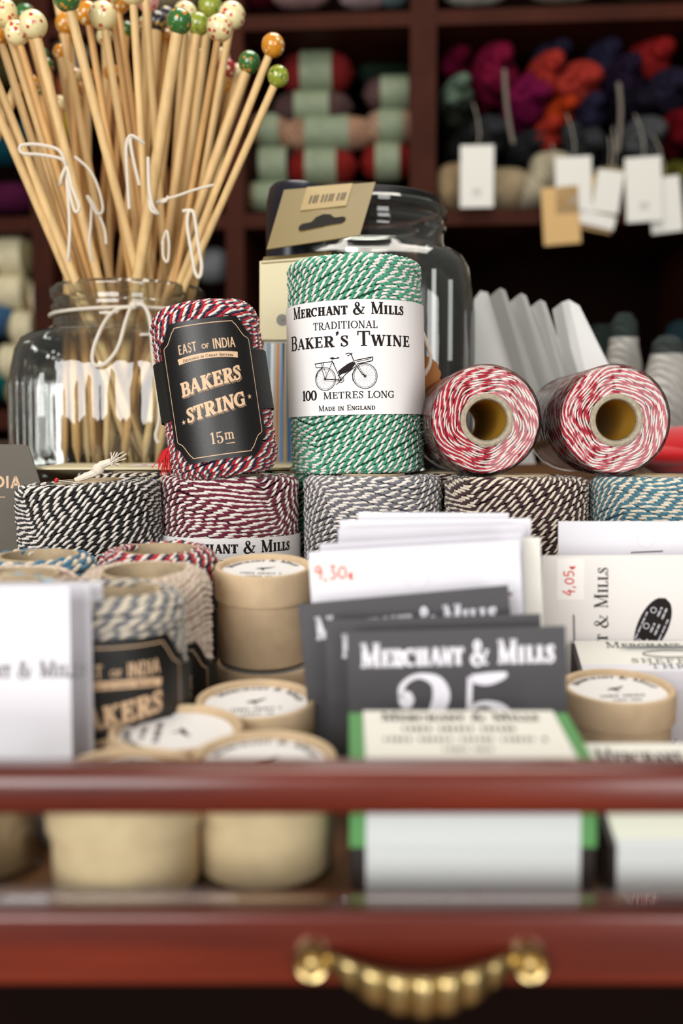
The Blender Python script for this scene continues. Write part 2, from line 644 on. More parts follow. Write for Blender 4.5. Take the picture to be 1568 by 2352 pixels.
def put(mb, fn, s, cx, base, width, cap, mi, slope=0.0, arch=0.0, **kw):
    """write s centred at cx with its baseline at base, fitted to width"""
    if s[0] == '~':     # print too blurred to read in the photo: a row of small marks
        n = len(s) * 2
        for q in range(n):
            if q % 7 != 5:
                u0 = -width / 2 + width * q / n
                u1 = u0 + width / n * (.45 + .3 * ((q * 37) % 5) / 5)
                mb.strips([[(cx + u0, base + cap * .5 + slope * u0, cap * .8), (cx + u1, base + cap * .5 + slope * u1, cap * .8)]], fn, mi)
        return
    W, R = layout(s, **kw)
    kx = width / W
    out = []
    for st in R:
        o = []
        for x, y, wd in st:
            u = (x - W / 2) * kx
            o.append((cx + u, base + y * cap + slope * u + arch * (1 - (2 * u / width) ** 2), wd * cap * min(1.0, 0.35 + 0.65 * kx / cap)))
        out.append(o)
    mb.strips(out, fn, mi)


def hand(mb, fn, s, x, y, h, mi, rot=0.0, wd=0.09):
    """hand written price"""
    G = {'4': [[(.42, 1), (.05, .35), (.55, .38)], [(.38, .62), (.36, -.1)]],
         ',': [[(.1, .12), (.04, -.18)]],
         '0': [[(.3, .8), (.08, .55), (.1, .18), (.3, .03), (.5, .25), (.48, .62), (.3, .8)]],
         '5': [[(.52, .85), (.18, .85), (.12, .5), (.38, .52), (.48, .28), (.32, .03), (.06, .08)]],
         '9': [[(.48, .75), (.25, .9), (.08, .65), (.25, .45), (.46, .68), (.44, .3), (.36, 0)]],
         '3': [[(.1, .85), (.4, .85), (.24, .52), (.46, .3), (.3, .02), (.06, .1)]],
         'e': [[(.48, .62), (.25, .68), (.14, .4), (.25, .08), (.5, .12)], [(.02, .46), (.42, .48)], [(.02, .3), (.38, .32)]]}
    adv = {'4': .68, ',': .3, '0': .66, '5': .66, '9': .62, '3': .6, 'e': .6}
    c, sn = math.cos(rot), math.sin(rot)
    q = 0.0
    for ch in s:
        k = .62 if ch == 'e' else 1
        for st in G[ch]:
            p = spl([(a * k + q, b * k - (.1 if ch == 'e' else 0), wd) for a, b in st], 4)
            mb.strips([[(x + h * (a * c - b * sn), y + h * (a * sn + b * c), wd * h) for a, b, _ in p]], fn, mi)
        q += adv[ch] * k


def rect_strip(x0, x1, y, hgt, n=2):
    return [[(x0 + (x1 - x0) * k / n, y, hgt) for k in range(n + 1)]]


def ring_strip(cx, cy, r, wd, n=32, ry=None):
    ry = ry or r
    return [[(cx + r * math.cos(2 * PI * k / n), cy + ry * math.sin(2 * PI * k / n), wd) for k in range(n + 1)]]


def cyl(R, phi0=0.0):
    return lambda u, v: (R * math.sin(u / R + phi0), -R * math.cos(u / R + phi0), v)


def plane_y(eps=0.00012):
    return lambda u, v: (u, -eps, v)


# ------------------------------------------------------------------ materials
WOOD = mat('mahogany', '#4a160d', rough=0.28, spec=0.5, col2='#6b2413', vscale=7, stretch=(1.2, 14, 14), coat=0.3, bump=0.05, bscale=60)
WOOD_DARK = mat('dark_mahogany', '#32150b', rough=0.65, spec=0.10, col2='#411c10', vscale=6, stretch=(2, 12, 2))
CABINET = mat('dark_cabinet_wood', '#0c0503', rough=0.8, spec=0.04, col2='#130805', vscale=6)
KRAFT = mat('kraft_board', '#d3b996', rough=0.75, spec=0.2, var=0.08, vscale=160, bump=0.1, bscale=900)
KRAFT_IN = mat('kraft_core', '#b9a587', rough=0.85, spec=0.15, var=0.15, vscale=200, bump=0.3, bscale=700)
PAPER = mat('white_paper', '#f1eeec', rough=0.55, spec=0.3)
CARDW2 = mat('white_card_painted_shade', '#d3d1d8', rough=0.5, spec=0.3)  # greyer copy of the white card, shading between cards put into the colour
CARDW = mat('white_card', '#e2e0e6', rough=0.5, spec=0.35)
CREAM = mat('cream_card', '#efece2', rough=0.6, spec=0.25)
CREAM2 = mat('cream_box_card', '#ddd2ae', rough=0.6, spec=0.25)
INK = mat('black_ink', '#1d1715', rough=0.7, spec=0.2)
GREYINK = mat('grey_ink', '#6d6a6c', rough=0.7, spec=0.2)
REDINK = mat('red_pen', '#d6281e', rough=0.6, spec=0.2)
STICK = mat('price_sticker', '#efeae4', rough=0.35, spec=0.4)
CHAR = mat('charcoal_card', '#434245', rough=0.5, spec=0.4, bump=0.05, bscale=500)
WHITEINK = mat('white_ink', '#eceaf0', rough=0.6, spec=0.2)
BLACKLAB = mat('black_label', '#111111', rough=0.36, spec=0.45, bump=0.12, bscale=3500)
TANINK = mat('tan_ink', '#dcb995', rough=0.5, spec=0.3)
TANDIM = mat('tan_shadow_ink', '#8e755d', rough=0.5, spec=0.3)
STRING = mat('white_cotton_string', '#ddd3c2', rough=0.9, spec=0.1, bump=0.4, bscale=900, sheen=0.3)
BRASS = mat('brass', '#c6b07a', rough=0.30, metal=1.0, var=0.12, vscale=60)
STEEL = mat('steel', '#a9a9a9', rough=0.3, metal=1.0)
GREENCARD = mat('green_card', '#5f9a5c', rough=0.55, spec=0.3)
GLASS = clear_mat('jar_glass', '#fafdfa', '#b4c2b6', 0.03, 1.8, bump=0.25, bscale=30, haze=0.035, rim=0.30)
PANE = clear_mat('pane_glass', '#fbfdfb', '#c8d6cc', 0.01, 0.7)
FILM = clear_mat('shrink_film', '#fffcfc', '#eee8e8', 0.10, 0.9, bump=0.5, bscale=90)


def tw(name, col):
    return mat('twine_' + name, col, rough=0.92, spec=0.12, var=0.16, vscale=700, bump=0.55, bscale=2600, sheen=0.25)


TW_WHITE = tw('white', '#efe7dd')
TW_CREAM = tw('cream', '#e9dcc6')
TWC = {k: tw(k, c) for k, c in dict(green='#459f7f', maroon='#712038', black='#191817', grey='#77767d', brown='#40252a', teal='#4b7f90',
                                    navy='#23213f', red='#c21d29', wrapred='#c41e38', blue='#417a9b', slate='#7b7c82', pink='#d9bfae', lightblue='#8fbdd2', olive='#5d7a58').items()}
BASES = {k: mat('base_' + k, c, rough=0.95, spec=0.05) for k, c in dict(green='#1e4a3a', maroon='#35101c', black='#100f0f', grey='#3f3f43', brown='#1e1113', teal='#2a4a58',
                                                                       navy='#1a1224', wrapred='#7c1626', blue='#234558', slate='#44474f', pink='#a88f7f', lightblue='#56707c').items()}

FLOORZ = CAMZ - 0.1060       # inside floor of the drawer
STACKZ = CAMZ - 0.0140       # tops of the big spools
COUNTZ = CAMZ - 0.0220       # counter top behind the drawer

# ------------------------------------------------------------------ the room
mb = MB(); mb.box(-2.6, 2.6, -2.6, 2.5, -0.05, 0)
struct('floor', mb, mat('floor_boards', '#6b4a30', rough=0.5, var=0.2, vscale=5, stretch=(1, 8, 1)))
mb = MB(); mb.box(-2.6, 2.6, 2.4, 2.5, 0, 2.8)
struct('wall_back', mb, mat('wall_paint', '#8b7d68', rough=0.9))

# shelf unit, turned a little towards the right
YAW = math.radians(-4.0)
S0 = Vector((0, 1.75, 0))
SN = Vector((math.sin(YAW), -math.cos(YAW), 0))      # its front faces the camera
SX = Vector((math.cos(YAW), math.sin(YAW), 0))


def sh(px, py, back=0.0):
    d = ray(px, py)
    o = Vector((0, 0, CAMZ))
    pl = S0 - SN * back
    t = (pl - o).dot(SN) / d.dot(SN)
    return o + d * t


def shx(px):
    return (sh(px, 500) - S0).dot(SX)


def shz(px, py):
    return sh(px, py).z


unit = thing('shelf_unit', 'dark mahogany shelf unit full of yarn filling the back of the shop', 'shelf unit', S0, (0, 0, YAW))
U0, U1 = shx(-420), shx(2000)
mb = MB(); mb.box(U0, U1, 0.36, 0.375, 0.0, 2.3)
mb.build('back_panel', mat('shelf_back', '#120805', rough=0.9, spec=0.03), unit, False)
for px0, px1 in ((-360, -310), (72, 118), (518, 560), (940, 1000), (1640, 1700)):
    mb = MB(); mb.box(shx(px0), shx(px1), 0.0, 0.36, 0.0, 2.3)
    mb.build('upright', WOOD_DARK, unit, False)
for y0, y1, dep in ((28, 62, 0.003), (486, 520, 0.003), (940, 985, 0.003)):
    mb = MB(); mb.box(U0, U1, dep, 0.358, shz(784, y1), shz(784, y0))
    mb.build('shelf', WOOD_DARK, unit, False)
mb = MB(); mb.box(U0, U1, 0.003, 0.358, shz(784, -470), shz(784, -430))
mb.build('shelf', WOOD_DARK, unit, False)
SHELF_UP, SHELF_MID, SHELF_LOW = shz(784, 28), shz(784, 486), shz(784, 940)

# counter behind the drawer
ct = thing('shop_counter', 'dark wooden shop counter carrying the glass jars', 'counter', (0, 0, 0))
mb = MB(); mb.box(-0.75, 0.85, 0.548, 1.15, COUNTZ - 0.025, COUNTZ)
mb.build('counter_top', mat('counter_wood', '#5a3a22', rough=0.35, col2='#6f4a2b', vscale=9, stretch=(1, 8, 1)), ct, False)
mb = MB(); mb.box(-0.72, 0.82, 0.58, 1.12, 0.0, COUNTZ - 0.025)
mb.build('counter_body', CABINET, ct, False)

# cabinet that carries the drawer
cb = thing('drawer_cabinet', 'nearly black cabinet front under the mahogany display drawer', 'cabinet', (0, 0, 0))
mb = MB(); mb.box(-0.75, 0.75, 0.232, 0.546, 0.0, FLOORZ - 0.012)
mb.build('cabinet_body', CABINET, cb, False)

# ------------------------------------------------------------------ the display drawer
dr = thing('display_drawer', 'open mahogany display drawer with glass front and brass pull', 'drawer', (0, 0, 0))
XW = 0.30
YF = 0.205


def rail(z0, z1, y0, y1, r):
    mb = MB()
    P = []
    for cx, cz, a0 in ((y0 + r, z0 + r, 180), (y1 - r * .4, z0 + r * .4, 270), (y1 - r * .4, z1 - r * .4, 0), (y0 + r, z1 - r, 90)):
        rr = r if cx < (y0 + y1) / 2 else r * .4
        for k in range(7):
            a = math.radians(a0 + 15 * k)
            P.append((cx + rr * math.cos(a), cz + rr * math.sin(a)))
    n = len(P)
    V = [(x, p[0], p[1]) for x in (-XW, XW) for p in P]
    F = [(i, (i + 1) % n, n + (i + 1) % n, n + i) for i in range(n)] + [tuple(range(n - 1, -1, -1)), tuple(range(n, 2 * n))]
    mb.add(V, F)
    return mb


zt, zb = at(784, 1757, YF + .004).z, at(784, 1876, YF + .001).z
rail(zb, zt, YF, YF + 0.0095, 0.0032).build('top_rail', WOOD, dr)
z2t, z2b = at(784, 2098, YF).z, at(784, 2268, YF).z
rail(z2b, z2t, YF, YF + 0.0105, 0.0016).build('front_panel', WOOD, dr)
mb = MB(); mb.box(-XW, XW, YF + .0060, YF + .0072, z2t + 0.0001, zb - 0.0001)
mb.build('glass_pane', PANE, dr, False)
mb = MB(); mb.box(-XW, XW, YF + .0107, 0.545, FLOORZ - 0.010, FLOORZ)
mb.build('drawer_bottom', mat('drawer_bottom_wood', '#5b3a22', rough=0.5, col2='#70492a', vscale=8), dr, False)
for x in (-XW - 0.011, XW + 0.001):
    mb = MB(); mb.box(x, x + 0.010, YF, 0.545, FLOORZ - .01, zt)
    mb.build('side_panel', WOOD, dr, False)
mb = MB(); mb.box(-XW, XW, 0.5365, 0.5445, FLOORZ + .0001, COUNTZ - 0.002)
mb.build('back_board', WOOD_DARK, dr, False)

# brass pull: two cupped rosettes and a ribbed, sagging grip
hp = [at(717, 2200, YF), at(1212, 2202, YF)]
mb = MB()
NR, NS = 150, 20
dx = hp[1].x - hp[0].x
V, F = [], []
for k in range(NR + 1):
    u = k / NR
    x = hp[0].x + 0.0030 + (dx - 0.0060) * u
    sag = 4 * u * (1 - u)
    rib = abs(math.sin(PI * 7.0 * u)) ** .55
    ay = (0.0011 + 0.0012 * sag) * (.60 + .40 * rib)
    az = (0.0013 + 0.0027 * sag ** .75) * (.96 + .04 * rib)
    cy, cz = YF - 0.0020 - 0.0062 * sag - .0008 * rib * sag, hp[0].z + 0.0010 - 0.0042 * sag
    for q in range(NS):
        a = 2 * PI * q / NS
        ca, sa = math.cos(a), math.sin(a)
        V.append((x, cy + ay * math.copysign(abs(ca) ** .4, ca), cz + az * math.copysign(abs(sa) ** .45, sa)))
for k in range(NR):
    for q in range(NS):
        F.append((k * NS + q, k * NS + (q + 1) % NS, (k + 1) * NS + (q + 1) % NS, (k + 1) * NS + q))
F += [tuple(range(NS)), tuple(NR * NS + q for q in range(NS - 1, -1, -1))]
mb.add(V, F)
grip = mb.build('handle', BRASS, dr)
for p in hp:
    mb = MB()
    M = Matrix.Translation((p.x, YF, p.z)) @ Matrix.Rotation(PI / 2, 4, 'X')
    mb.lathe([(0.0001, -0.0002), (0.0039, -0.0002), (0.0040, 0.0012), (0.0038, 0.0028), (0.0031, 0.0037), (0.0023, 0.0034), (0.0016, 0.0022), (0.0011, 0.0020), (0.0010, 0.0029), (0.0001, 0.0032)], 36, M=M)
    mb.build('rosette', BRASS, grip)

# ------------------------------------------------------------------ big twine spools
SR, SH = 0.0315, 0.0916
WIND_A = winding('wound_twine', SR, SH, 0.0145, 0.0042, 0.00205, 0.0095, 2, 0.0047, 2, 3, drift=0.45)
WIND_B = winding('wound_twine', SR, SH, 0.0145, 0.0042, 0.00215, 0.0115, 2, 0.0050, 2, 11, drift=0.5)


def core_tube(parent, ro, ri, z0, z1, m=KRAFT_IN):
    mb = MB()
    mb.lathe([(ri, z0), (ro, z0), (ro, z1), (ri, z1), (ri, z0)], 48)
    return mb.build('cardboard_core', m, parent)


def band(R, z0, z1, mats_, parent, name='paper_label', writing=None, seg=96):
    mb = MB()
    mb.lathe([(R, z0), (R, z1), (R - 0.0002, z1), (R - 0.0002, z0), (R, z0)], seg)
    if writing:
        writing(mb)
    return mb.build(name, mats_, parent)


def spool(label, px, Y, me, col, white=TW_WHITE, rotz=0.0, z=None, tilt=(0, 0), name='twine_spool', group='big spools of twine standing in the drawer', hs=1.0):
    p = at(px, 1020, Y)
    t = thing(name, label, 'twine spool', (p.x, Y, (FLOORZ + 0.0003) if z is None else z), (math.radians(tilt[0]), math.radians(tilt[1]), 0), group)
    twine_obj('twine', me, [white, TWC[col], BASES[col]], t, rotz).scale = (1, 1, hs)
    core_tube(t, 0.0145, 0.0125, 0.0005, SH * hs + 0.0008, KRAFT_IN)
    return t


LBL = SR + 0.0009


def mills_label(mb, z1, ht, phi, full=True):
    """white wrap-round paper label printed in black"""
    f = cyl(LBL + 0.0001, phi)
    zz = lambda q: z1 - q * ht
    put(mb, f, 'Merchant & Mills', 0, zz(.128), .0574, .0053, 1, T=.21, t=.09)
    put(mb, f, 'TRADITIONAL', 0, zz(.25), .0300, .0033, 1, T=.16, t=.08)
    put(mb, f, "Baker's Twine", 0, zz(.405), .0646, .0066, 1, T=.19, t=.075)
    put(mb, f, '100', -.0185, zz(.865), .0088, .0046, 1, T=.24, t=.11)
    put(mb, f, 'METRES', -.0012, zz(.858), .0185, .0031, 1, T=.18, t=.09)
    put(mb, f, 'LONG', .0162, zz(.858), .0130, .0031, 1, T=.18, t=.09)
    put(mb, f, 'Made in England', 0, zz(.962), .0262, .0025, 1, T=.18, t=.09)
    # bicycle drawing
    k = .0285 / 510.0
    ox, oy = 605, 1255
    zc = zz(.625)

    def q(x, y):
        return ((x - ox) * k * 1.02, zc - (y - oy) * k * 0.92)

    def ln(pts, wd):
        out = []
        for i in range(len(pts) - 1):
            for s_ in range(4):
                u = s_ / 4
                a = q(pts[i][0] + (pts[i + 1][0] - pts[i][0]) * u, pts[i][1] + (pts[i + 1][1] - pts[i][1]) * u)
                out.append((a[0], a[1], wd * k))
        a = q(*pts[-1])
        out.append((a[0], a[1], wd * k))
        mb.strips([out], f, 1)
    for cx, cy, r in ((440, 1310, 90), (760, 1295, 98)):
        c = q(cx, cy)
        mb.strips(ring_strip(c[0], c[1], r * k, 6 * k, 40), f, 1)
        mb.strips(ring_strip(c[0], c[1], (r - 11) * k, 3 * k, 40), f, 1)
        mb.strips(ring_strip(c[0], c[1], 8 * k, 6 * k, 12), f, 1)
        for s_ in range(14):
            a = 2 * PI * s_ / 14
            ln([(cx + 8 * math.cos(a), cy + 8 * math.sin(a)), (cx + (r - 11) * math.cos(a), cy + (r - 11) * math.sin(a))], 1.1)
    ln([(440, 1310), (505, 1165), (500, 1150)], 5); ln([(505, 1165), (570, 1320)], 7); ln([(440, 1310), (570, 1325)], 9)
    ln([(545, 1290), (620, 1245), (680, 1185)], 8); ln([(570, 1322), (610, 1275), (690, 1210)], 7)
    mb.strips([[(*q(553, 1262), 28 * k), (*q(600, 1240), 52 * k), (*q(640, 1212), 54 * k), (*q(676, 1180), 30 * k)]], f, 1)
    ln([(655, 1105), (680, 1180), (735, 1275), (762, 1298)], 7); ln([(700, 1190), (745, 1270), (762, 1298)], 4)
    ln([(612, 1105), (630, 1097), (665, 1102), (650, 1110), (625, 1120)], 7)
    mb.strips([[(*q(485, 1133), 6 * k), (*q(505, 1136), 20 * k), (*q(530, 1138), 8 * k), (*q(560, 1132), 12 * k)]], f, 1)
    ln([(345, 1175), (500, 1163), (520, 1185)], 7); ln([(355, 1178), (358, 1206), (420, 1210), (428, 1172)], 6); ln([(408, 1172), (410, 1208)], 4)
    ln([(405, 1205), (440, 1310)], 5); ln([(428, 1205), (450, 1270)], 4)
    ln([(680, 1162), (825, 1132), (820, 1165), (700, 1192)], 8); ln([(690, 1175), (805, 1148), (808, 1135)], 5)
    ln([(355, 1295), (372, 1245), (420, 1210)], 8); ln([(665, 1330), (662, 1275), (690, 1225)], 7); ln([(665, 1330), (688, 1362)], 6)
    c = q(572, 1322)
    mb.strips(ring_strip(c[0], c[1], 22 * k, 5 * k, 20), f, 1); mb.strips(ring_strip(c[0], c[1], 9 * k, 6 * k, 12), f, 1)
    ln([(572, 1322), (548, 1350), (532, 1362)], 6); ln([(450, 1325), (560, 1340)], 3)


def labelled(t, z1, ht, phi):
    return band(LBL, z1 - ht, z1, [PAPER, INK], t, writing=lambda mb: mills_label(mb, z1, ht, phi))


# standing green spool on the stack
GH = 0.0982
pg = at(823, 1085, 0.4525)
green = thing('twine_spool', 'green and white twine spool standing upright on top, with white printed paper label', 'twine spool', (pg.x + .0004, 0.484, STACKZ + 0.0004), (math.radians(0.0), math.radians(-1.3), 0), None)
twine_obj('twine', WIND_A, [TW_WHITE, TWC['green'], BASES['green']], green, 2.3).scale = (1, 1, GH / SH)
core_tube(green, 0.0145, 0.0125, 0.0005, GH + 0.0006)
labelled(green, GH - 0.0210, 0.0505, math.radians(-9.5))
mb = MB()
mb.sphere((0.0065, -0.004, GH + 0.0016), 0.0027, sc_=(1.3, 1, .9))
mb.tube([(-0.012, -0.008, GH + .0006), (-0.004, -0.008, GH + .0016), (0.004, -0.006, GH + .0012), (0.011, -0.004, GH + .0008), (0.016, 0.0, GH + .0004)], 0.0011, 7)
mb.build('cord_end', STRING, green)

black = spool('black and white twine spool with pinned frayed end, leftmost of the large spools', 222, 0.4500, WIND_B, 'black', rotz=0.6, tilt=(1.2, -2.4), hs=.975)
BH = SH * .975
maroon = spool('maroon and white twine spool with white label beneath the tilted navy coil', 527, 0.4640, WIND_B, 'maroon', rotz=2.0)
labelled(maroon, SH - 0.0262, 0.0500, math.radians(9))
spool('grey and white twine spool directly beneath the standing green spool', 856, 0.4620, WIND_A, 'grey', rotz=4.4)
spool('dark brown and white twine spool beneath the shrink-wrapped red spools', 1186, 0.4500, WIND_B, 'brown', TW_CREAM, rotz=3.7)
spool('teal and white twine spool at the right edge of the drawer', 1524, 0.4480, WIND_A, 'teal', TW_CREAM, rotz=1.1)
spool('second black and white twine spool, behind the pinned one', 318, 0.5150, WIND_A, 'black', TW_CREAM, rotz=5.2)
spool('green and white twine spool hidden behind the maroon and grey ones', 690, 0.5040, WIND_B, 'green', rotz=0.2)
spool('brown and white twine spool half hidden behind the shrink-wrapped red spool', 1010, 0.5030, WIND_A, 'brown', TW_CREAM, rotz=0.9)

# frayed cord and red pin on the black spool
mb = MB()
zc = BH + 0.0012
mb.tube([(-0.0025, -0.012, zc), (0.001, -0.011, zc + .0012), (0.006, -0.010, zc + .003), (0.009, -0.010, zc + .0062), (0.013, -.010, zc + .0075)], [0.0011, .0014, .0017, .0018, .0014], 8)
mb.sphere((0.0075, -0.0105, zc + .0045), 0.0022, sc_=(1.2, 1, 1.1))
rr = random.Random(4)
for k in range(26):
    a = Vector((0.0125, -0.010, zc + .0072))
    b = a + Vector((rr.uniform(0.001, .0075), rr.uniform(-.003, .003), rr.uniform(-.002, .0045)))
    mb.tube([a, (a + b) / 2 + Vector((rr.uniform(-1, 1), 0, rr.uniform(-1, 1))) * .0008, b], 0.00028, 4)
mb.build('frayed_cord_end', STRING, black)
pin = thing('ball_headed_pin', 'red ball-headed pin stuck in the black spool top', 'pin', black.matrix_basis @ Vector((-0.0085, -0.0175, BH + .0006)))
mb = MB(); mb.tube([(0, 0, 0.0012), (0.011, 0.001, -0.0004)], 0.0003, 6); mb.build('needle', STEEL, pin)
mb = MB(); mb.sphere((-.0004, 0, .0013), 0.0010); mb.build('head', mat('red_enamel', '#b3121c', rough=.2), pin)

# ------------------------------------------------------------------ shrink-wrapped red spools lying on their sides
WR, WH = 0.0232, 0.082
WIND_R = winding('wound_red_twine', WR, WH, 0.0095, 0.0030, 0.00125, 0.0026, 5, 0.0085, 2, 5, sides=5, per_twist=6, fat=0.31, flat_face=True)
for px, py, yaw, rz, lab in ((1117, 963, 2.0, .4, 'shrink-wrapped red and white twine spool lying beside the standing green spool'),
                             (1414, 955, 0.5, 2.2, 'shrink-wrapped red and white twine spool lying furthest right on the stack')):
    p = at(px, py, 0.436)
    p.z = STACKZ + WR + 0.0011
    t = thing('wrapped_twine_spool', lab, 'twine spool', p, (-PI / 2, 0, math.radians(yaw)), None)
    o = twine_obj('twine', WIND_R, [TW_WHITE, TWC['wrapred'], BASES['wrapred']], t, rz)
    mb = MB()
    mb.lathe([(0.0086, .0003), (0.0113, .0003), (0.0113, -0.0012), (0.0104, -0.0018), (0.0092, -0.0014), (0.0086, 0.0), (0.0086, WH), (0.0104, WH + .001), (0.0113, WH), (.0113, WH - .002)], 48)
    core = mb.build('cardboard_core', mat('grey_board', '#a89d88', rough=.85, bump=.6, bscale=900, var=.2, vscale=500), t)
    mb = MB()
    mb.lathe([(0.0085, -0.0002), (0.0085, WH)], 48)
    mb.build('core_lining', mat('yellow_core_paper', '#b58a2c', rough=.6, spec=.3), core)
    mb = MB()
    mb.lathe([(0.0108, -0.0012), (0.016, -0.0008), (WR - .001, -0.0007), (WR + .0006, .001), (WR + .0009, .003), (WR + .0009, WH - .003), (WR - .001, WH + .0008), (0.012, WH + .0010)], 72)
    mb.build('shrink_wrap', FILM, t)

# ------------------------------------------------------------------ short coils of three-ply string on cardboard tubes
CR = 0.0222
COILW = winding('coiled_string', CR, 0.0660, 0.0135, 0.0060, 0.0024, 0.0034, 2, 0.0050, 3, 6, per_twist=7, drift=.3)
BUNW = winding('coiled_string', CR + .0006, 0.0800, 0.0120, 0.0085, 0.0023, 0.0052, 2, 0.0048, 3, 2, per_twist=7, drift=.25)
COIL2 = winding('coiled_string', CR, 0.0660, 0.0135, 0.0065, 0.0032, 0.0030, 2, 0.0080, 2, 9, per_twist=7)
COILG = winding('coiled_string', CR, 0.0660, 0.0135, 0.0055, 0.0023, 0.0024, 2, 0.0052, 2, 14, per_twist=7)
FINEW = winding('coiled_string', CR, 0.0600, 0.0140, 0.0060, 0.0017, 0.0060, 2, 0.0040, 2, 8, sides=5)


def scallop(W, H, c):
    """half height of a label with scooped corners, at x"""
    def hi(u):
        a = abs(u)
        if a <= W / 2 - c:
            return H / 2
        if a <= W / 2 - c * 0.18:
            x = (a - (W / 2 - c)) / (c * 0.82)
            return H / 2 - c * (0.15 + 0.75 * (1 - math.sqrt(max(0, 1 - (1 - x) ** 2))) if False else 0.12 + 0.88 * math.sin(x * PI / 2) ** 1.6)
        return H / 2 - c * (1.0 + 0.15 * (a - (W / 2 - c * .18)) / (c * .18))
    return hi


def india_label(parent, R, zc, W, H, phi, name='black_label', strap=True):
    mb = MB()
    hi = scallop(W, H, .0068)
    us = sorted(set([-W / 2 + W * k / 64 for k in range(65)]))
    f0, f1 = cyl(R + .0007, phi), cyl(R + .0004, phi)
    V = [f0(u, zc + s * hi(u)) for u in us for s in (-1, 1)] + [f1(u, zc + s * hi(u)) for u in us for s in (-1, 1)]
    n = 2 * len(us)
    F = []
    for i in range(len(us) - 1):
        F.append((2 * i, 2 * i + 2, 2 * i + 3, 2 * i + 1))
        F.append((n + 2 * i, n + 2 * i + 1, n + 2 * i + 3, n + 2 * i + 2))
        F.append((2 * i + 1, 2 * i + 3, n + 2 * i + 3, n + 2 * i + 1))
        F.append((2 * i, n + 2 * i, n + 2 * i + 2, 2 * i + 2))
    e = 2 * len(us) - 2
    F += [(0, 1, n + 1, n), (e, n + e, n + e + 1, e + 1)]
    mb.add(V, F, 0)
    if strap:
        for k in range(40):
            a0, a1 = phi + W / 2 / R * .9 + (2 * PI - W / R * .9) * k / 40, phi + W / 2 / R * .9 + (2 * PI - W / R * .9) * (k + 1) / 40
            V = [((R + .0003) * math.sin(a), -(R + .0003) * math.cos(a), zc + s * H * .215 + .003) for a in (a0, a1) for s in (-1, 1)]
            mb.add(V, [(0, 2, 3, 1)], 3)
    f = cyl(R + .00078, phi)
    W2, H2 = W - .0042, H - .0042
    h2 = scallop(W2, H2, .0068)
    us2 = [-W2 / 2 + W2 * k / 72 for k in range(73)]
    top = [(u, zc + h2(u), .0003) for u in us2]
    bot = [(u, zc - h2(u), .0003) for u in us2]
    mb.strips([top, bot, [(us2[0], zc - h2(us2[0]) + 2 * h2(us2[0]) * k / 8, .0003) for k in range(9)], [(us2[-1], zc - h2(us2[-1]) + 2 * h2(us2[-1]) * k / 8, .0003) for k in range(9)]], f, 1)
    z = lambda q: zc + H / 2 - q * H
    put(mb, f, 'East', -.0080, z(.225), .0082, .0040, 1, sans=True, T=.14, small=1, slope=.06)
    put(mb, f, 'OF', -.0002, z(.212), .0033, .0020, 1, sans=True, T=.16)
    put(mb, f, 'India', .0078, z(.222), .0098, .0042, 1, sans=True, T=.14, small=1)
    mb.strips([[(-.0130 + .026 * k / 10, z(.278) + .0010 * (1 - ((k - 5) / 5) ** 2), .0024) for k in range(11)]], f, 1)
    g = cyl(R + .00084, phi)
    put(mb, g, 'Designed in Great Britain', 0, z(.287), .0215, .0012, 2, sans=True, T=.16, arch=.0008)
    sl = .17
    for txt, cx, q, wd in (('BAKERS', -.0004, .49, .0270), ('STRING', .0004, .675, .0262)):
        put(mb, f, txt, cx + .0004, z(q) - .0006, wd, .0060, 3 + 1, slope=sl, T=.30, t=.17)
        put(mb, cyl(R + .00082, phi), txt, cx + .0001, z(q) - .0001, wd * 1.01, .0062, 2, slope=sl, T=.34, t=.22)
        put(mb, cyl(R + .00086, phi), txt, cx, z(q), wd, .0060, 1, slope=sl, T=.26, t=.14)
    for cx, q in ((-.0148, .70), (.0158, .58)):
        for k in range(5):
            a = PI / 2 + 2 * PI * k / 5
            mb.strips([[(cx, z(q), .0006), (cx + .0012 * math.cos(a), z(q) + .0012 * math.sin(a), .00002)]], f, 1)
    put(mb, f, '15', -.0012, z(.885), .0056, .0048, 1, T=.14, t=.06)
    W_, R_ = glyph('m', T=.16, t=.07)
    mb.strips([[(.0021 + x * .0042, z(.865) + y * .0042, wd * .0042) for x, y, wd in st] for st in R_], f, 1)
    mb.strips(rect_strip(.0024, .0060, z(.893), .0003), f, 1)
    return mb.build(name, [BLACKLAB, TANINK, BLACKLAB, mat('black_strap', '#20211f', rough=.6, spec=.3, bump=.4, bscale=1500), TANDIM], parent)


p = at(512, 1090, 0.437)
bun = thing('string_coil', 'red, navy and white string coil with black label, tilted on top of the maroon spool', 'string coil', (at(521, 1020, .447).x, 0.447, STACKZ - .0006), (math.radians(-2), math.radians(-8.4), math.radians(-3)))
twine_obj('string', BUNW, [TW_WHITE, TWC['red'], TWC['navy'], BASES['navy']], bun, 1.0).scale = (1.045, 1.045, .945)
core_tube(bun, .0120, .0105, .001, .0740)
india_label(bun, CR + .0023, .0365, .0440, .0590, math.radians(8))
mb = MB()
rr = random.Random(9)
for k in range(30):
    a = Vector((-.0215, -.0085, .0165))
    e = a + Vector((rr.uniform(-.0062, -.0002), rr.uniform(-.002, .001), rr.uniform(-.0125, -.006)))
    mb.tube([a, (a + e) / 2 + Vector((rr.uniform(-.0015, .0006), 0, .0014)), e], .00022, 4)
mb.tube([(-.0215, -.0085, .0165), (-.026, -.009, .0125), (-.0305, -.009, .0085)], .00024, 4)
mb.build('tassel', mat('red_thread', '#c91a20', rough=.8), bun)


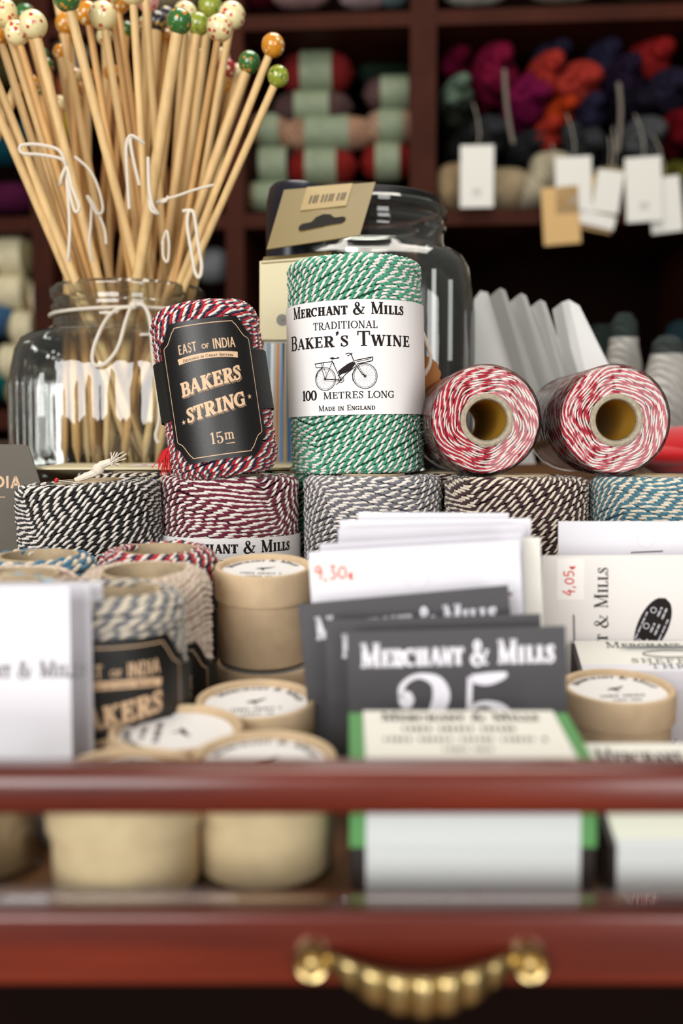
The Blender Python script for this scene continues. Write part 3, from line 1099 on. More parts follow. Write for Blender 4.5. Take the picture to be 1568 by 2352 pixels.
def coil(label, px, py, Y, me, cols, rotz=0., lab=True, phi=0.0, hcore=.066, tilt=(0, 0), lz=.0300, lh=.050):
    top = at(px, py, Y).z
    p = at(px, 1020, Y)
    H = hcore
    t = thing('string_coil', label, 'string coil', (p.x, Y, FLOORZ + .0003), (math.radians(tilt[0]), math.radians(tilt[1]), 0), 'short coils of string standing in the drawer')
    o = twine_obj('string', me, cols, t, rotz)
    k = (top - FLOORZ - .0004) / H
    o.scale = (1, 1, k)
    core_tube(t, .0148, .0130, .001, H * k - .0004)
    if lab:
        india_label(t, CR + .0007, lz, .0455, lh, math.radians(phi))
    return t


coil('blue and white string coil standing in front of the black spool', 88, 1268, .374, COIL2, [TW_CREAM, TWC['blue'], BASES['blue']], .5, phi=10, tilt=(3, 0))
coil('red, navy and white string coil standing in front of the maroon spool', 365, 1254, .380, COILW, [TW_WHITE, TWC['red'], TWC['navy'], BASES['navy']], 2.5, phi=22, tilt=(3, 0))
coil('cream string coil with an empty cardboard core, behind the grey string coil', 333, 1301, .338, FINEW, [TW_CREAM, TWC['pink'], BASES['pink']], .2, hcore=.060, phi=16, lz=.0225, lh=.042, tilt=(4, 0))
coil('cream string coil half hidden behind the white cards at the left', 30, 1312, .331, FINEW, [TW_CREAM, TWC['pink'], BASES['pink']], 2.2, hcore=.060, phi=-10, lab=False, tilt=(3, 0))
coil('grey and white string coil with black label beside the white cards', 254, 1347, .302, COILG, [TW_CREAM, TWC['slate'], BASES['slate']], 1.2, phi=16, lz=.0285, lh=.049, tilt=(3, 0))
coil('light blue and white string coil barely showing over the white cards', -38, 1330, .288, COIL2, [TW_CREAM, TWC['lightblue'], BASES['lightblue']], 3.0, lab=False)

# ------------------------------------------------------------------ round kraft boxes
BR = 0.0183


def kraft_box(label, px, Y, top, base, R=BR, spin=0.0, tilt=5.0, lid_h=.0105, words=None, wrap=False, group='round kraft boxes in the drawer'):
    """top / base are heights in the room"""
    p = at(px, 1020, Y)
    H = top - base
    t = thing('kraft_box', label, 'box', (p.x, Y, base + R * math.sin(math.radians(tilt))), (math.radians(tilt), 0, 0), group)
    mb = MB()
    mb.lathe([(.0001, .0002), (R - .0018, .0002), (R - .0012, .0008), (R - .0010, H - .002), (R - .003, H - .002)], 56)
    mb.build('body', KRAFT, t)
    mb = MB()
    z = H
    mb.lathe([(R - .0009, z - lid_h), (R, z - lid_h), (R, z - .0012), (R - .0004, z - .0003), (R - .0010, z), (R - .0019, z - .0003), (R - .0023, z - .0012), (R - .0024, z - .0021), (.0001, z - .0021)], 64)
    lid = mb.build('lid', KRAFT, t)
    mb = MB()
    mb.disc(R - .0028, z - .0019, 48)
    r1 = R - .0062

    def cir(rad, a0):
        return lambda u, v: ((rad + v) * math.sin(u / rad + a0), (rad + v) * math.cos(u / rad + a0), z - .0018)
    put(mb, cir(r1 + .0004, spin), 'Merchant & Mills', 0, 0, r1 * 2.6, .0027, 1, T=.2, t=.1)

    def fl(u, v):
        c, s = math.cos(spin), math.sin(spin)
        return (u * c - v * s, u * s + v * c, z - .0018)
    if words:
        put(mb, fl, words[0], 0, -.0062, .0150, .0022, 1, T=.18, t=.09)
        put(mb, fl, words[1], 0, -.0100, .0095, .0018, 1, T=.18, t=.09)
    # small engraved emblem
    mb.strips([[(-.0030, .0010, .0004), (-.001, .0016, .0018), (.001, .0022, .0014), (.0034, .0040, .0003)]], fl, 1)
    mb.strips([[(-.0008, .0006, .0010), (.0004, -.0012, .0003)]], fl, 1)
    mb.build('lid_label', [PAPER, INK], lid, False)
    if wrap:
        mb = MB(); mb.lathe([(.0001, -.0001), (R + .0006, 0), (R + .0008, H * .5), (R + .0007, H), (R - .002, H + .0006), (.0001, H + .0004)], 40)
        mb.build('cellophane', clear_mat('cellophane', '#fffaf6', '#e4d5c8', .05, 2.2, bump=1.0, bscale=120), t)
    return t


F0 = FLOORZ + .0002
TOPB = FLOORZ + .0302
kraft_box('lower round kraft box of the back stack, mostly hidden by the box standing on it', 612, .3640, FLOORZ + .0268, F0, spin=.2)
kraft_box('tall round kraft box standing on another box, in front of the maroon spool', 606, .3640, at(606, 1306, .364).z, FLOORZ + .0270, spin=-.1, tilt=7.5, words=('~~~~~~~', '~~~~'), R=.0176, lid_h=.0112)
kraft_box('round kraft box touching the dark needle cards, nearest the back stack', 586, .3040, at(590, 1608, .304).z, F0, spin=.15, words=('~~~~~~~', '~~~~'))
kraft_box('round kraft box beneath the black string label, its printed lid turned sideways', 401, .2760, at(401, 1674, .276).z, F0, spin=-1.5, words=('~~~~~~~~', '~~~~'))
kraft_box('round kraft box behind the glass, nearest the green-edged needle packet', 604, .2500, at(600, 1742, .250).z, F0, spin=0.0, words=None)
kraft_box('round kraft box behind the glass, nearest the camera, its lid barely above the rail', 278, .2380, at(278, 1786, .238).z, F0, spin=.4)
kraft_box('low kraft box wrapped in cellophane at the far left behind the glass', -66, .2500, FLOORZ + .0200, F0, spin=.4, wrap=True, R=.0150)
kraft_box('lone round kraft box at the right, in front of the cream thread packet', 1424, .3280, at(1430, 1580, .328).z, F0, spin=.1, words=('~~~~~~', '~~~~~'), R=.0184, lid_h=.0100)

# ------------------------------------------------------------------ printed cards standing in the drawer


def card(label, xl, yl, xr, yr, Y, m=CARDW, th=.0007, lean=2.0, write=None, mats_=None, name='printed_card', cat='card', group=None, base=None, extra=None, below=0.0):
    """a card standing on the drawer floor; its top edge runs from (xl, yl) to (xr, yr) in the photo"""
    a, b = at(xl, yl, Y), at(xr, yr, Y)
    wd = (b - a).length
    roll = -math.atan2(b.z - a.z, b.x - a.x)
    base = F0 if base is None else base
    lo = min(a.z, b.z) - base
    h = lo / math.cos(roll) - below
    c = (a + b) / 2
    down = Vector((-math.sin(roll), 0, -math.cos(roll)))
    loc = c + down * h
    t = thing(name, label, cat, (loc.x, Y, loc.z), (-math.radians(lean), roll, 0), group)
    # the lean turns about the foot, so the top stays at Y - h*sin(lean): shift to keep it there
    t.location.y -= h * math.sin(math.radians(lean))
    mb = MB()
    mb.box(-wd / 2, wd / 2, 0, th, 0, h, 0)
    if write:
        write(mb, wd, h)
    o = mb.build('card_sheet', mats_ or [m], t, False)
    if extra:
        extra(t, wd, h)
    return t


def k_at(Y):
    return Y / FPX


CG = 'charcoal needle cards in the drawer'


def w25(mb, wd, h):
    f = plane_y()
    put(mb, f, 'Merchant & Mills', .0002, h - .0102, wd * .885, .0070, 1, T=.24, t=.12)
    put(mb, f, '25', -.0010, h - .0345, wd * .56, .0220, 1, T=.20, t=.06)


def wmm(mb, wd, h):
    put(mb, plane_y(), 'Merchant & Mills', .0002, h - .0112, wd * .86, .0070, 1, T=.24, t=.12)


card('charcoal needle card printed 25, frontmost, behind the green-edged packet', 796, 1452, 1298, 1438, .282, CHAR, write=w25, mats_=[CHAR, WHITEINK], group=CG)
card('charcoal needle card hidden behind the card printed 25', 747, 1424, 1241, 1410, .291, CHAR, write=wmm, mats_=[CHAR, WHITEINK], group=CG)
card('slanting charcoal needle card furthest back, in front of the white price card', 684, 1388, 1166, 1344, .300, CHAR, write=wmm, mats_=[CHAR, WHITEINK], group=CG, th=.0009)


def sticker(price, x, z, wd, ht, rot=0.0):
    def extra(t, W, h):
        mb = MB()
        mb.box(x - wd / 2, x + wd / 2, -.00016, -.00002, h - z - ht / 2, h - z + ht / 2, 0)
        f = lambda u, v: (u, -.00022, v)
        if rot:
            hand(mb, f, price, x + ht * .085, h - z - ht * .40, wd * .42, 1, rot=rot, wd=.12)
        else:
            hand(mb, f, price, x - wd * .44, h - z - ht * .26, ht * .62, 1, wd=.12)
        mb.build('price_sticker', [STICK, REDINK], t, False)
    return extra


def punch(mb, cx, cz, r=.0036):
    mb.strips(ring_strip(cx, cz, r, .00012, 32), plane_y(.00008), 1)


HOLE = mat('punched_line', '#c9c5c4', rough=.7)
WG = 'white cards behind the charcoal ones'


def ww(mb, wd, h):
    punch(mb, .0005, h - .0100)
    mb.strips(rect_strip(-wd / 2, wd / 2, h - .0158, .00018), plane_y(.00008), 1)
    mb.strips(rect_strip(.002, wd / 2 - .003, h - .0166, .0011), plane_y(.0001), 2)


MAUVE = mat('mauve_print', '#8d6f78', rough=.6)
card('white card with red 9,30 euro price sticker, in front of the other white cards', 708, 1268, 1192, 1240, .313, write=ww, mats_=[CARDW, HOLE, MAUVE], group=WG, extra=sticker('9,30e', -.0245, .0068, .0155, .0078))
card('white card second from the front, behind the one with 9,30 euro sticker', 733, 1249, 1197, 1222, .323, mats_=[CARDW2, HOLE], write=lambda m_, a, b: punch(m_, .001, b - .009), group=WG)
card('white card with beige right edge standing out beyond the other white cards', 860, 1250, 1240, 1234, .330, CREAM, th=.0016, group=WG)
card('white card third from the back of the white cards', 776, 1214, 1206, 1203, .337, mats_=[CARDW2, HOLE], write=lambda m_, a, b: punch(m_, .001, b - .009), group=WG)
card('white card second from the back of the white cards', 780, 1194, 1219, 1190, .345, group=WG)
card('rearmost white card, rising highest in front of the grey spool', 822, 1176, 1168, 1178, .352, group=WG)


def staple(t, pts, name='staple'):
    mb = MB(); mb.tube(pts, .00028, 6)
    return mb.build(name, STEEL, t)


def right_back(mb, wd, h):
    punch(mb, -wd / 2 + .0335, h - .0068, .0034)


card('white card with punched hole outline rising behind the 4,05 euro card', 1282, 1197, 1690, 1197, .386, mats_=[CARDW, HOLE], write=right_back,
     extra=lambda t, W, h: staple(t, [(-W / 2 + .0278, .0001, h - .0121), (-W / 2 + .0280, -.0004, h - .0119), (-W / 2 + .0396, -.0004, h - .0114), (-W / 2 + .0398, .0001, h - .0112)]))


def right_front(mb, wd, h):
    x0 = -wd / 2
    k = k_at(.364)
    f = plane_y()

    def up(u, v):      # writing that climbs the card
        return (x0 + (1397 - 1245) * k - v, -.00012, h - (1305 - 1275) * k - .0510 + u)
    put(mb, up, 'Merchant & Mills', .0255, 0, .0515, .0050, 1, T=.16, t=.06)
    cx, cz = x0 + (1500 - 1245) * k, h - (1442 - 1275) * k
    rot = math.radians(66)
    c, s = math.cos(rot), math.sin(rot)

    def ov(u, v):
        return (cx + u * c - v * s, -.00012, cz + u * s + v * c)

    def ov2(u, v):
        p = ov(u, v)
        return (p[0], -.0002, p[2])
    n = 24
    mb.strips([[(-.0115 + .023 * q / n, 0, .0110 * math.sqrt(max(0, 1 - ((q - n / 2) / (n / 2)) ** 2)) * (1 + .12 * (q - n / 2) / n)) for q in range(n + 1)]], ov, 1)
    for xx in (-.0068, -.0005, .0058):
        mb.strips(ring_strip(xx, .0022, .0010, .00022, 14), ov2, 2)
        put(mb, ov2, '~~~~', xx + .0004, -.0006, .0036, .0009, 2, T=.2, t=.15)
        put(mb, ov2, '~~~~~', xx + .0004, -.0024, .0042, .0009, 2, T=.2, t=.15)
    put(mb, ov2, '~~~~~~~~~~~~', -.001, .0036, .0110, .0007, 2, T=.2, t=.15)
    put(mb, ov2, '~~~~~~~~~~~~', -.001, -.0044, .0120, .0007, 2, T=.2, t=.15)


PCARD = mat('pale_beige_card', '#e4dfda', rough=.5, spec=.3)
r2 = card('pale card with climbing black lettering, black oval and 4,05 euro sticker', 1245, 1276, 1690, 1274, .364, PCARD, write=right_front, mats_=[PCARD, INK, WHITEINK],
          extra=sticker('4,05e', -.0348 + .0100, .0086, .0098, .0148, rot=PI / 2), lean=1.5)
kk = k_at(.364)
r2w = (at(1690, 1274, .364) - at(1245, 1276, .364)).length
r2h = at(1245, 1276, .364).z - F0
staple(r2, [(-r2w / 2 + 73 * kk, .0001, r2h - 138 * kk), (-r2w / 2 + 73 * kk, -.0004, r2h - 139 * kk), (-r2w / 2 + 75 * kk, -.0004, r2h - 215 * kk)])
card('pale card peeking out left behind the 4,05 euro card, red price at its edge', 1236, 1281, 1640, 1276, .3715, PCARD, mats_=[PCARD, INK, WHITEINK], extra=sticker('4,05e', -.0315 + .0040, .0086, .0098, .0148, rot=PI / 2), lean=1.5)

# white cards at the left, frontmost in the drawer
LG = 'white cards at the left end of the drawer'
card('frontmost white card with grey lettering at the left edge', -330, 1352, 158, 1346, .264, mats_=[CARDW, GREYINK], group=LG, lean=2.2, th=.0006,
     write=lambda m_, wd, h: put(m_, plane_y(), 'Merchant & Mills', .0110, h - .0240, .0560 * .74, .0046, 1, T=.2, t=.1))
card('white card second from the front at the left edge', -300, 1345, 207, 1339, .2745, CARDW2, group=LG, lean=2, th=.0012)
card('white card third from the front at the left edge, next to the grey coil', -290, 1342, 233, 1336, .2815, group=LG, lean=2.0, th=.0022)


# ------------------------------------------------------------------ needle packets lying in dark cartons


def packet(label, x0, x1, yn, yf, zn, zf, base, green, words, split, front_in=0.0):
    """a dark carton with a folded paper label over its top and front"""
    t = thing('needle_packet', label, 'packet', ((x0 + x1) / 2, yn, base), (0, 0, 0))
    W = (x1 - x0) / 2
    a, b, D = zn - base, zf - base, yf - yn

    def wedge(mb, xa, xb, off, mi, z0=0.0, y0=0.0):
        V = [(xa, y0 - off, z0), (xb, y0 - off, z0), (xb, D + off, z0), (xa, D + off, z0), (xa, y0 - off, a + off), (xb, y0 - off, a + off), (xb, D + off, b + off), (xa, D + off, b + off)]
        mb.add(V, [(0, 3, 2, 1), (4, 5, 6, 7), (0, 1, 5, 4), (1, 2, 6, 5), (2, 3, 7, 6), (3, 0, 4, 7)], mi)
    mb = MB(); wedge(mb, -W, W, 0, 0)
    mb.build('carton', mat('dark_carton', '#2b2224', rough=.5, spec=.35), t, False)
    if green:
        mb = MB(); wedge(mb, -W - .0003, W + .0003, .0003, 0, z0=split)
        mb.build('green_sleeve', GREENCARD, t, False)
    mb = MB()
    wi = W - (.0034 if green else .0012)
    wedge(mb, -wi, wi, .0006, 0, z0=.0004)
    mb.strips(rect_strip(-wi, wi, split, .0002), lambda u, v: (u, -.0007, v), 2)
    sl = (b - a) / D

    def top(u, v):
        return (u, v, a + .0008 + v * sl)
    mb.add([top(-wi, -.0006), top(wi, -.0006), top(wi, D + .0004), top(-wi, D + .0004)], [(0, 1, 2, 3)], 3)

    def top2(u, v):
        q = top(u, v)
        return (q[0], q[1], q[2] + .0001)
    for s_, u, v, wd, cp in words:
        put(mb, top2, s_, u, v, wd, cp, 1, T=.2, t=.1)
    for q in range(6):     # little stitched dots along the foot of the front
        pass
    n = 40
    for q in range(n):
        mb.strips(rect_strip(-wi + .0015 + (2 * wi - .003) * q / n, -wi + .0015 + (2 * wi - .003) * (q + .5) / n, .0012, .0003), lambda u, v: (u, -.0007, v), 1)
    mb.strips([[(-.0012, .0030, .0002), (0, .0018, .0005), (.0012, .0034, .0002)]], lambda u, v: (u, -.0007, v), 1)
    mb.build('paper_label', [CARDW, INK, HOLE, CREAM], t, False)
    return t


xa, xb = at(806, 1755, .231).x, at(1362, 1755, .231).x
packet('needle packet with cream paper label and green side edges behind the glass', xa, xb, .2285, .2600, CAMZ - .0742, CAMZ - .0702, F0, True,
       [('Merchant & Mills', 0, .0252, .040, .0050), ('~~~~~~~~~~', 0, .0185, .030, .0032), ('~~~~~~~~~~~~~~', 0, .0125, .040, .0026), ('~~~~~', 0, .0070, .012, .0022)], .0130)
xa = at(1416, 1935, .228).x
packet('needle packet with cream label at the right end behind the glass', xa - .0012, xa + .050, .2280, .2620, CAMZ - .0925, CAMZ - .0795, F0, False,
       [('Merchant & Mills', -.001, .0270, .042, .0050), ('~~~~~~~~~~', -.001, .0210, .030, .0028)], .0125)
xa = at(1312, 1482, .360).x
packet('cream thread packet lying with a needle across it, behind the lone kraft box', xa, xa + .066, .3478, .3606, CAMZ - .0790, CAMZ - .0716, F0, False,
       [('Merchant & Mills', .004, .0098, .050, .0026), ('SHEFFIELD', .003, .0030, .034, .0019), ('THREAD', .005, .0004, .026, .0022)], .02)
nd = thing('sewing_needle', 'steel sewing needle lying across the cream thread packet', 'needle', (xa + .038, .3570, CAMZ - .0722), (0, 0, 0))
mb = MB(); mb.tube([(-.0222, .0, 0), (-.018, 0, .0001), (.02, .0006, .0002)], [.0001, .0005, .0006], 8); mb.build('shaft', STEEL, nd)
thr = MB(); thr.tube([(xa + .034 + .010 * math.cos(a), .3545 + .0014 * math.sin(a), CAMZ - .0739 + .0009 * math.sin(a)) for a in [k * PI / 16 for k in range(33)]], .00016, 5)
o = thr.build('thread_loop', mat('dark_thread', '#3a3433', rough=.8), None); tag(o, 'dark thread loop lying on the cream thread packet', 'thread')
# ------------------------------------------------------------------ things on the counter: jars
JD = 0.640


def jar(label, px, H, sh_z, Rb, Rn, contents):
    c = at(px, 1020, JD)
    t = thing('glass_jar', label, 'jar', (c.x, JD, COUNTZ + .0003))

    def sq(flute):
        def f(a):
            return 1.0
        return f
    # rounded-square body with fluted sides, round neck with a threaded lip
    prof = [(.55, .0), (.90, .001), (.97, .006), (.965, .012), (1.0, .018), (1.0, sh_z - .036), (.99, sh_z - .023), (.955, sh_z - .011), (.90, sh_z - .004), (.82, sh_z - .0005)]
    seg = 128
    mb = MB()
    rings = []
    for q, z in prof:
        rings.append(('b', q, z))
    for r, z in [(Rn + .006, sh_z + .0020), (Rn + .0012, sh_z + .005), (Rn, sh_z + .009), (Rn, H - .016), (Rn + .0016, H - .014), (Rn + .0016, H - .012), (Rn, H - .0105), (Rn, H - .008), (Rn + .0018, H - .006), (Rn + .0022, H - .002), (Rn + .0005, H), (Rn - .002, H - .001)]:
        rings.append(('n', r, z))
    V, F = [], []
    for kind, q, z in rings:
        for k in range(seg):
            a = 2 * PI * k / seg
            s_, c_ = math.sin(a), -math.cos(a)
            if kind == 'b':
                p = 3.6
                r = Rb * q / (abs(s_) ** p + abs(c_) ** p) ** (1 / p)
                if .013 < z < sh_z - .030:
                    r *= 1 + .014 * math.cos(a * 32)
            else:
                r = q
            V.append((r * s_, r * c_, z))
    n = len(rings)
    for i in range(n - 1):
        for k in range(seg):
            j = (k + 1) % seg
            F.append((i * seg + k, i * seg + j, (i + 1) * seg + j, (i + 1) * seg + k))
    mb.add(V, F)
    mb.add([(.55 * Rb * math.sin(2 * PI * k / 48), -.55 * Rb * math.cos(2 * PI * k / 48), .0002) for k in range(48)], [tuple(range(48))])
    mb.build('jar_body', GLASS, t)
    return t, c


jarL, cL = jar('squat clear glass jar on the counter packed with wooden knitting needles', 300, at(300, 640, JD - .045).z - COUNTZ, at(300, 752, JD - .055).z - COUNTZ, .0660, .0455, None)
jarR, cR = jar('tall clear glass jar of dark notions behind the standing green spool', 842, at(842, 442, JD - .047).z - COUNTZ, at(842, 552, JD - .06).z - COUNTZ, .0640, .0470, None)

hR = at(842, 442, JD - .047).z - COUNTZ
mb = MB()
mb.lathe([(.0001, hR + .0002), (.0420, hR + .0002), (.0455, hR + .0010), (.0456, hR + .0040), (.0440, hR + .0050), (.0001, hR + .0050)], 56)
mb.build('lid', mat('black_lid', '#101112', rough=.45, spec=.4), jarR)

# knitting needles
NW = mat('pale_birch', '#dcb981', rough=.45, spec=.35, var=.1, vscale=30, stretch=(10, 10, 1))
NW2 = mat('warm_birch', '#cfa266', rough=.45, spec=.35, var=.12, vscale=30, stretch=(10, 10, 1))


def spots(name, base, dot, dot2=None, sc_=260):
    if name in MATS:
        return MATS[name]
    m = mat(name, base, rough=.18, spec=.5, coat=.5)
    nt = m.node_tree
    b = nt.nodes['Principled BSDF']
    tc = nt.nodes.new('ShaderNodeTexCoord')
    prev = None
    for i, (dc, s_, th) in enumerate(((dot, sc_, .30), (dot2 or dot, sc_ * 1.7, .2))):
        v = nt.nodes.new('ShaderNodeTexVoronoi')
        v.inputs['Scale'].default_value = s_
        nt.links.new(tc.outputs['Object'], v.inputs['Vector'])
        r = nt.nodes.new('ShaderNodeValToRGB')
        r.color_ramp.interpolation = 'CONSTANT'
        r.color_ramp.elements[0].color = (1, 1, 1, 1)
        r.color_ramp.elements[1].color = (0, 0, 0, 1)
        r.color_ramp.elements[1].position = th
        nt.links.new(v.outputs['Distance'], r.inputs[0])
        mx = nt.nodes.new('ShaderNodeMix')
        mx.data_type = 'RGBA'
        nt.links.new(r.outputs[0], mx.inputs['Factor'])
        if prev is None:
            mx.inputs['A'].default_value = lin(base)
        else:
            nt.links.new(prev, mx.inputs['A'])
        mx.inputs['B'].default_value = lin(dc)
        prev = mx.outputs['Result']
    nt.links.new(prev, b.inputs['Base Color'])
    return m


KN = {'cream': spots('cream_knob', '#efe3ad', '#c23a3c', '#e8c88a'), 'green': spots('green_knob', '#376b33', '#c98a35', '#8fae6a'), 'orange': spots('orange_knob', '#d18a23', '#e8dcb6', '#b35a1a'),
      'lime': spots('lime_knob', '#8f9a33', '#5d7c2e', '#d9d39a'), 'pink': spots('pink_knob', '#d99a97', '#b64550', '#f0d0c0'), 'black': spots('black_knob', '#20222b', '#caa23a', '#8d8d8d'),
      'red': spots('red_knob', '#a8232e', '#e7d6a2', '#d98a3a')}


def needle(label, bx, by, nx, br, sr, ck, Yb, Yn, m=NW, group=None, bot=None):
    """knob at (bx, by); the shaft passes the jar's mouth at nx"""
    A = at(bx, by, Yb)
    N = at(nx, 640, Yn)
    d = (N - A)
    zb = COUNTZ + .0095
    t_ = (zb - A.z) / d.z
    B = A + d * t_
    # keep the point inside the jar
    off = Vector((B.x - cL.x, B.y - JD, 0))
    lim = .050
    if bot:
        B = Vector((cL.x + bot[0], JD + bot[1], zb))
    elif off.length > lim:
        off = off.normalized() * lim
        B = Vector((cL.x + off.x, JD + off.y, zb))
    k = Yb / FPX
    t = thing('knitting_needle', label, 'knitting needle', B, (0, 0, 0), group)
    top, bend = A - B, N - B
    mb = MB()
    rs = sr * k
    u = top.normalized()
    mb.tube([(0, 0, 0), u * .012, bend, top], [.0005, rs, rs, rs], 12)
    mb.build('shaft', m, t)
    if ck:
        mb = MB()
        r = br * k
        mb.sphere(top + u * r * .75, r, sc_=(1, 1, 1.02), seg=24, rings=16)
        mb.build('knob', KN[ck], t)
    return t


NL = [  # knob x, y, mouth x, knob r, shaft r, colour, Y at knob, Y at mouth, words
    (14, 56, 196, 33, 9, 'cream', .585, .618, 'large cream spotted knob at the upper left corner'),
    (2, 96, 172, 28, 9, 'orange', .590, .612, 'orange knob cut by the left edge of the photo'),
    (64, 55, 214, 25, 8, 'green', .640, .640, 'green knob between the cream ones at the upper left'),
    (45, 98, 206, 27, 8, 'cream', .580, .614, 'cream spotted knob, lowest of the upper left cluster'),
    (83, 82, 226, 31, 11, 'cream', .575, .610, 'large cream spotted knob nearest the front at the upper left'),
    (160, 20, 318, 30, 11, 'green', .565, .606, 'dark green knob, its thick shaft crossing the middle'),
    (154, 74, 196, 25, 8, 'orange', .640, .650, 'orange knob just under the dark green one'),
    (204, 52, 300, 26, 8, 'orange', .600, .630, 'orange and white knob left of the big cream one'),
    (240, 62, 332, 31, 9, 'cream', .590, .622, 'large cream knob with red spots at top centre'),
    (272, 26, 358, 28, 8, 'orange', .650, .655, 'orange knob behind the red-spotted cream one'),
    (256, 2, 346, 26, 8, 'cream', .610, .640, 'cream knob cut by the top edge, left of its neighbour'),
    (306, 4, 344, 31, 9, 'cream', .580, .615, 'cream spotted knob at the very top of the bundle'),
    (338, 22, 320, 26, 10, 'pink', .630, .650, 'pink knob at the very top of the bundle'),
    (358, 70, 300, 24, 14, 'black', .660, .665, 'black knob with gold dots'),
    (380, 56, 330, 22, 9, 'black', .680, .680, 'dark knob behind the black and gold one'),
    (424, 54, 386, 27, 9, 'cream', .640, .655, 'cream knob behind the dark green knob right of centre'),
    (408, 72, 316, 28, 14, 'green', .560, .604, 'dark green knob on the thickest, palest shaft'),
    (452, 76, 372, 25, 11, 'lime', .620, .640, 'olive knob beside the dark green one'),
    (480, 38, 400, 28, 10, 'lime', .650, .655, 'lime green knob, highest at the right'),
    (500, 88, 404, 29, 8, 'cream', .590, .620, 'cream knob below its red-spotted neighbour at the right'),
    (528, 60, 428, 30, 9, 'cream', .620, .640, 'cream knob with red spots at the right'),
    (619, 124, 416, 26, 9, 'orange', .575, .612, 'orange knob leaning furthest right but one'),
    (566, 163, 398, 25, 12, 'green', .600, .625, 'dark green knob on a thick shaft leaning right'),
    (631, 193, 432, 24, 9, 'lime', .575, .612, 'lime green knob leaning furthest right'),
    (516, 172, 410, 21, 8, 'red', .665, .665, 'red and cream knob low at the right'),
    (537, 190, 424, 16, 7, 'red', .690, .680, 'small red knob low at the right'),
    (44, 182, -30, 17, 10, 'black', .600, .600, None),
    (176, 196, 222, 22, 8, 'pink', .700, .690, 'pink knob low behind the shafts at the left'),
    (-70, 110, 158, 28, 10, 'cream', .560, .605, 'shaft entering from the left edge, nearest the front'),
    (-60, 60, 172, 28, 11, 'green', .570, .600, 'thick shaft entering from the left edge, above its neighbour'),
    (-96, -20, 165, 28, 9, 'cream', .600, .618, 'thin shaft entering from the left edge behind the front pair'),
    (120, -60, 252, 28, 9, 'cream', .640, .645, 'shaft leaving the top edge left of centre'),
    (330, -60, 380, 28, 9, 'orange', .610, .640, 'shaft leaving the top edge at the centre'),
]
for bx, by, nx, br, sr, ck, yb, yn, wd in NL:
    if wd is None:
        continue
    needle('wooden knitting needle, ' + wd, bx, by, nx, br, sr, ck, yb, yn, NW if sr > 8.5 else NW2, 'knitting needles in the glass jar')
rr = random.Random(21)
for k in range(30):
    nx = rr.uniform(150, 452)
    bx = nx + rr.uniform(-60, 60) + (nx - 300) * .25
    needle('wooden knitting needle deep in the bundle, its knob hidden by other needles', bx, rr.uniform(60, 260), nx, 18, rr.choice((7, 8, 9, 11)), rr.choice(('orange', 'cream', 'green')), rr.uniform(.655, .70), rr.uniform(.650, .680), rr.choice((NW, NW2)), 'hidden knitting needles in the glass jar', ((nx * 1.75 - bx * .75 - 300) * JD / FPX * .95, rr.uniform(-.040, .030)))
# stray needle leaning the other way at the left edge
A, B = at(44, 190, .60), at(-120, 560, .62)
t = thing('knitting_needle', 'wooden knitting needle with black knob slanting against the others at the left edge', 'knitting needle', B, (0, 0, 0), 'knitting needles in the glass jar')
B2 = at(-170, 673, .62)
mb = MB(); mb.tube([(B2 - B), (0, 0, 0), (A - B)], [.003, .0032, .0032], 12); mb.build('shaft', NW, t)
mb = MB(); mb.sphere((A - B) * 1.03, .0042); mb.build('knob', KN['black'], t)

# cords tied round pairs of needles (rest on the needles' front)


def cord(label, lines, Y, r=4.3, name='tie_cord'):
    r *= .88
    mb = MB()
    for ln in lines:
        p = spl([(a, b, 1) for a, b in ln], 6)
        n = len(p)
        mb.tube([at(x, y, Y - .002 - .004 * math.sin(PI * i / n)) for i, (x, y, _) in enumerate(p)], r * Y / FPX, 7)
    o = mb.build(name, STRING, None)
    return tag(o, label, 'string')


cord('white cord tied in a bow round two needles at the left', [[(152, 380), (135, 345), (85, 332), (48, 335), (52, 352), (90, 355), (140, 365), (152, 382)], [(152, 382), (158, 400), (165, 430), (182, 475), (172, 485), (160, 440), (152, 385)],
      [(150, 385), (156, 450), (160, 520), (158, 575), (157, 600)], [(150, 385), (142, 405), (138, 425)]], .566)
cord('thin white cord hanging among the needles left of centre', [[(172, 360), (205, 390), (225, 430), (236, 480), (222, 490), (200, 450), (215, 470), (238, 520), (244, 560)], [(210, 470), (208, 520), (205, 560), (212, 600)]], .590, 3.6)
cord('white cord looped over the central needles', [[(330, 330), (318, 320), (300, 312), (290, 335), (292, 400), (297, 480)], [(318, 318), (300, 318), (305, 360), (320, 425)], [(340, 362), (342, 430), (350, 470), (362, 490)], [(344, 440), (346, 480), (364, 492)]], .572, 4.4)
cord('white cord tied across the needles at the right', [[(362, 462), (400, 452), (450, 435), (490, 425)], [(360, 466), (380, 462), (385, 452)]], .578, 3.4)
cord('long white cord loop hanging over the jar mouth at the right', [[(420, 485), (440, 484), (447, 500), (455, 560), (463, 610), (458, 636), (448, 625), (438, 570), (430, 520), (432, 490), (438, 484)]], .572, 4.6)
cord('thin white cord loop hanging between needles right of centre', [[(372, 560), (382, 530), (388, 560), (385, 600), (375, 590), (374, 555)]], .590, 3.2)
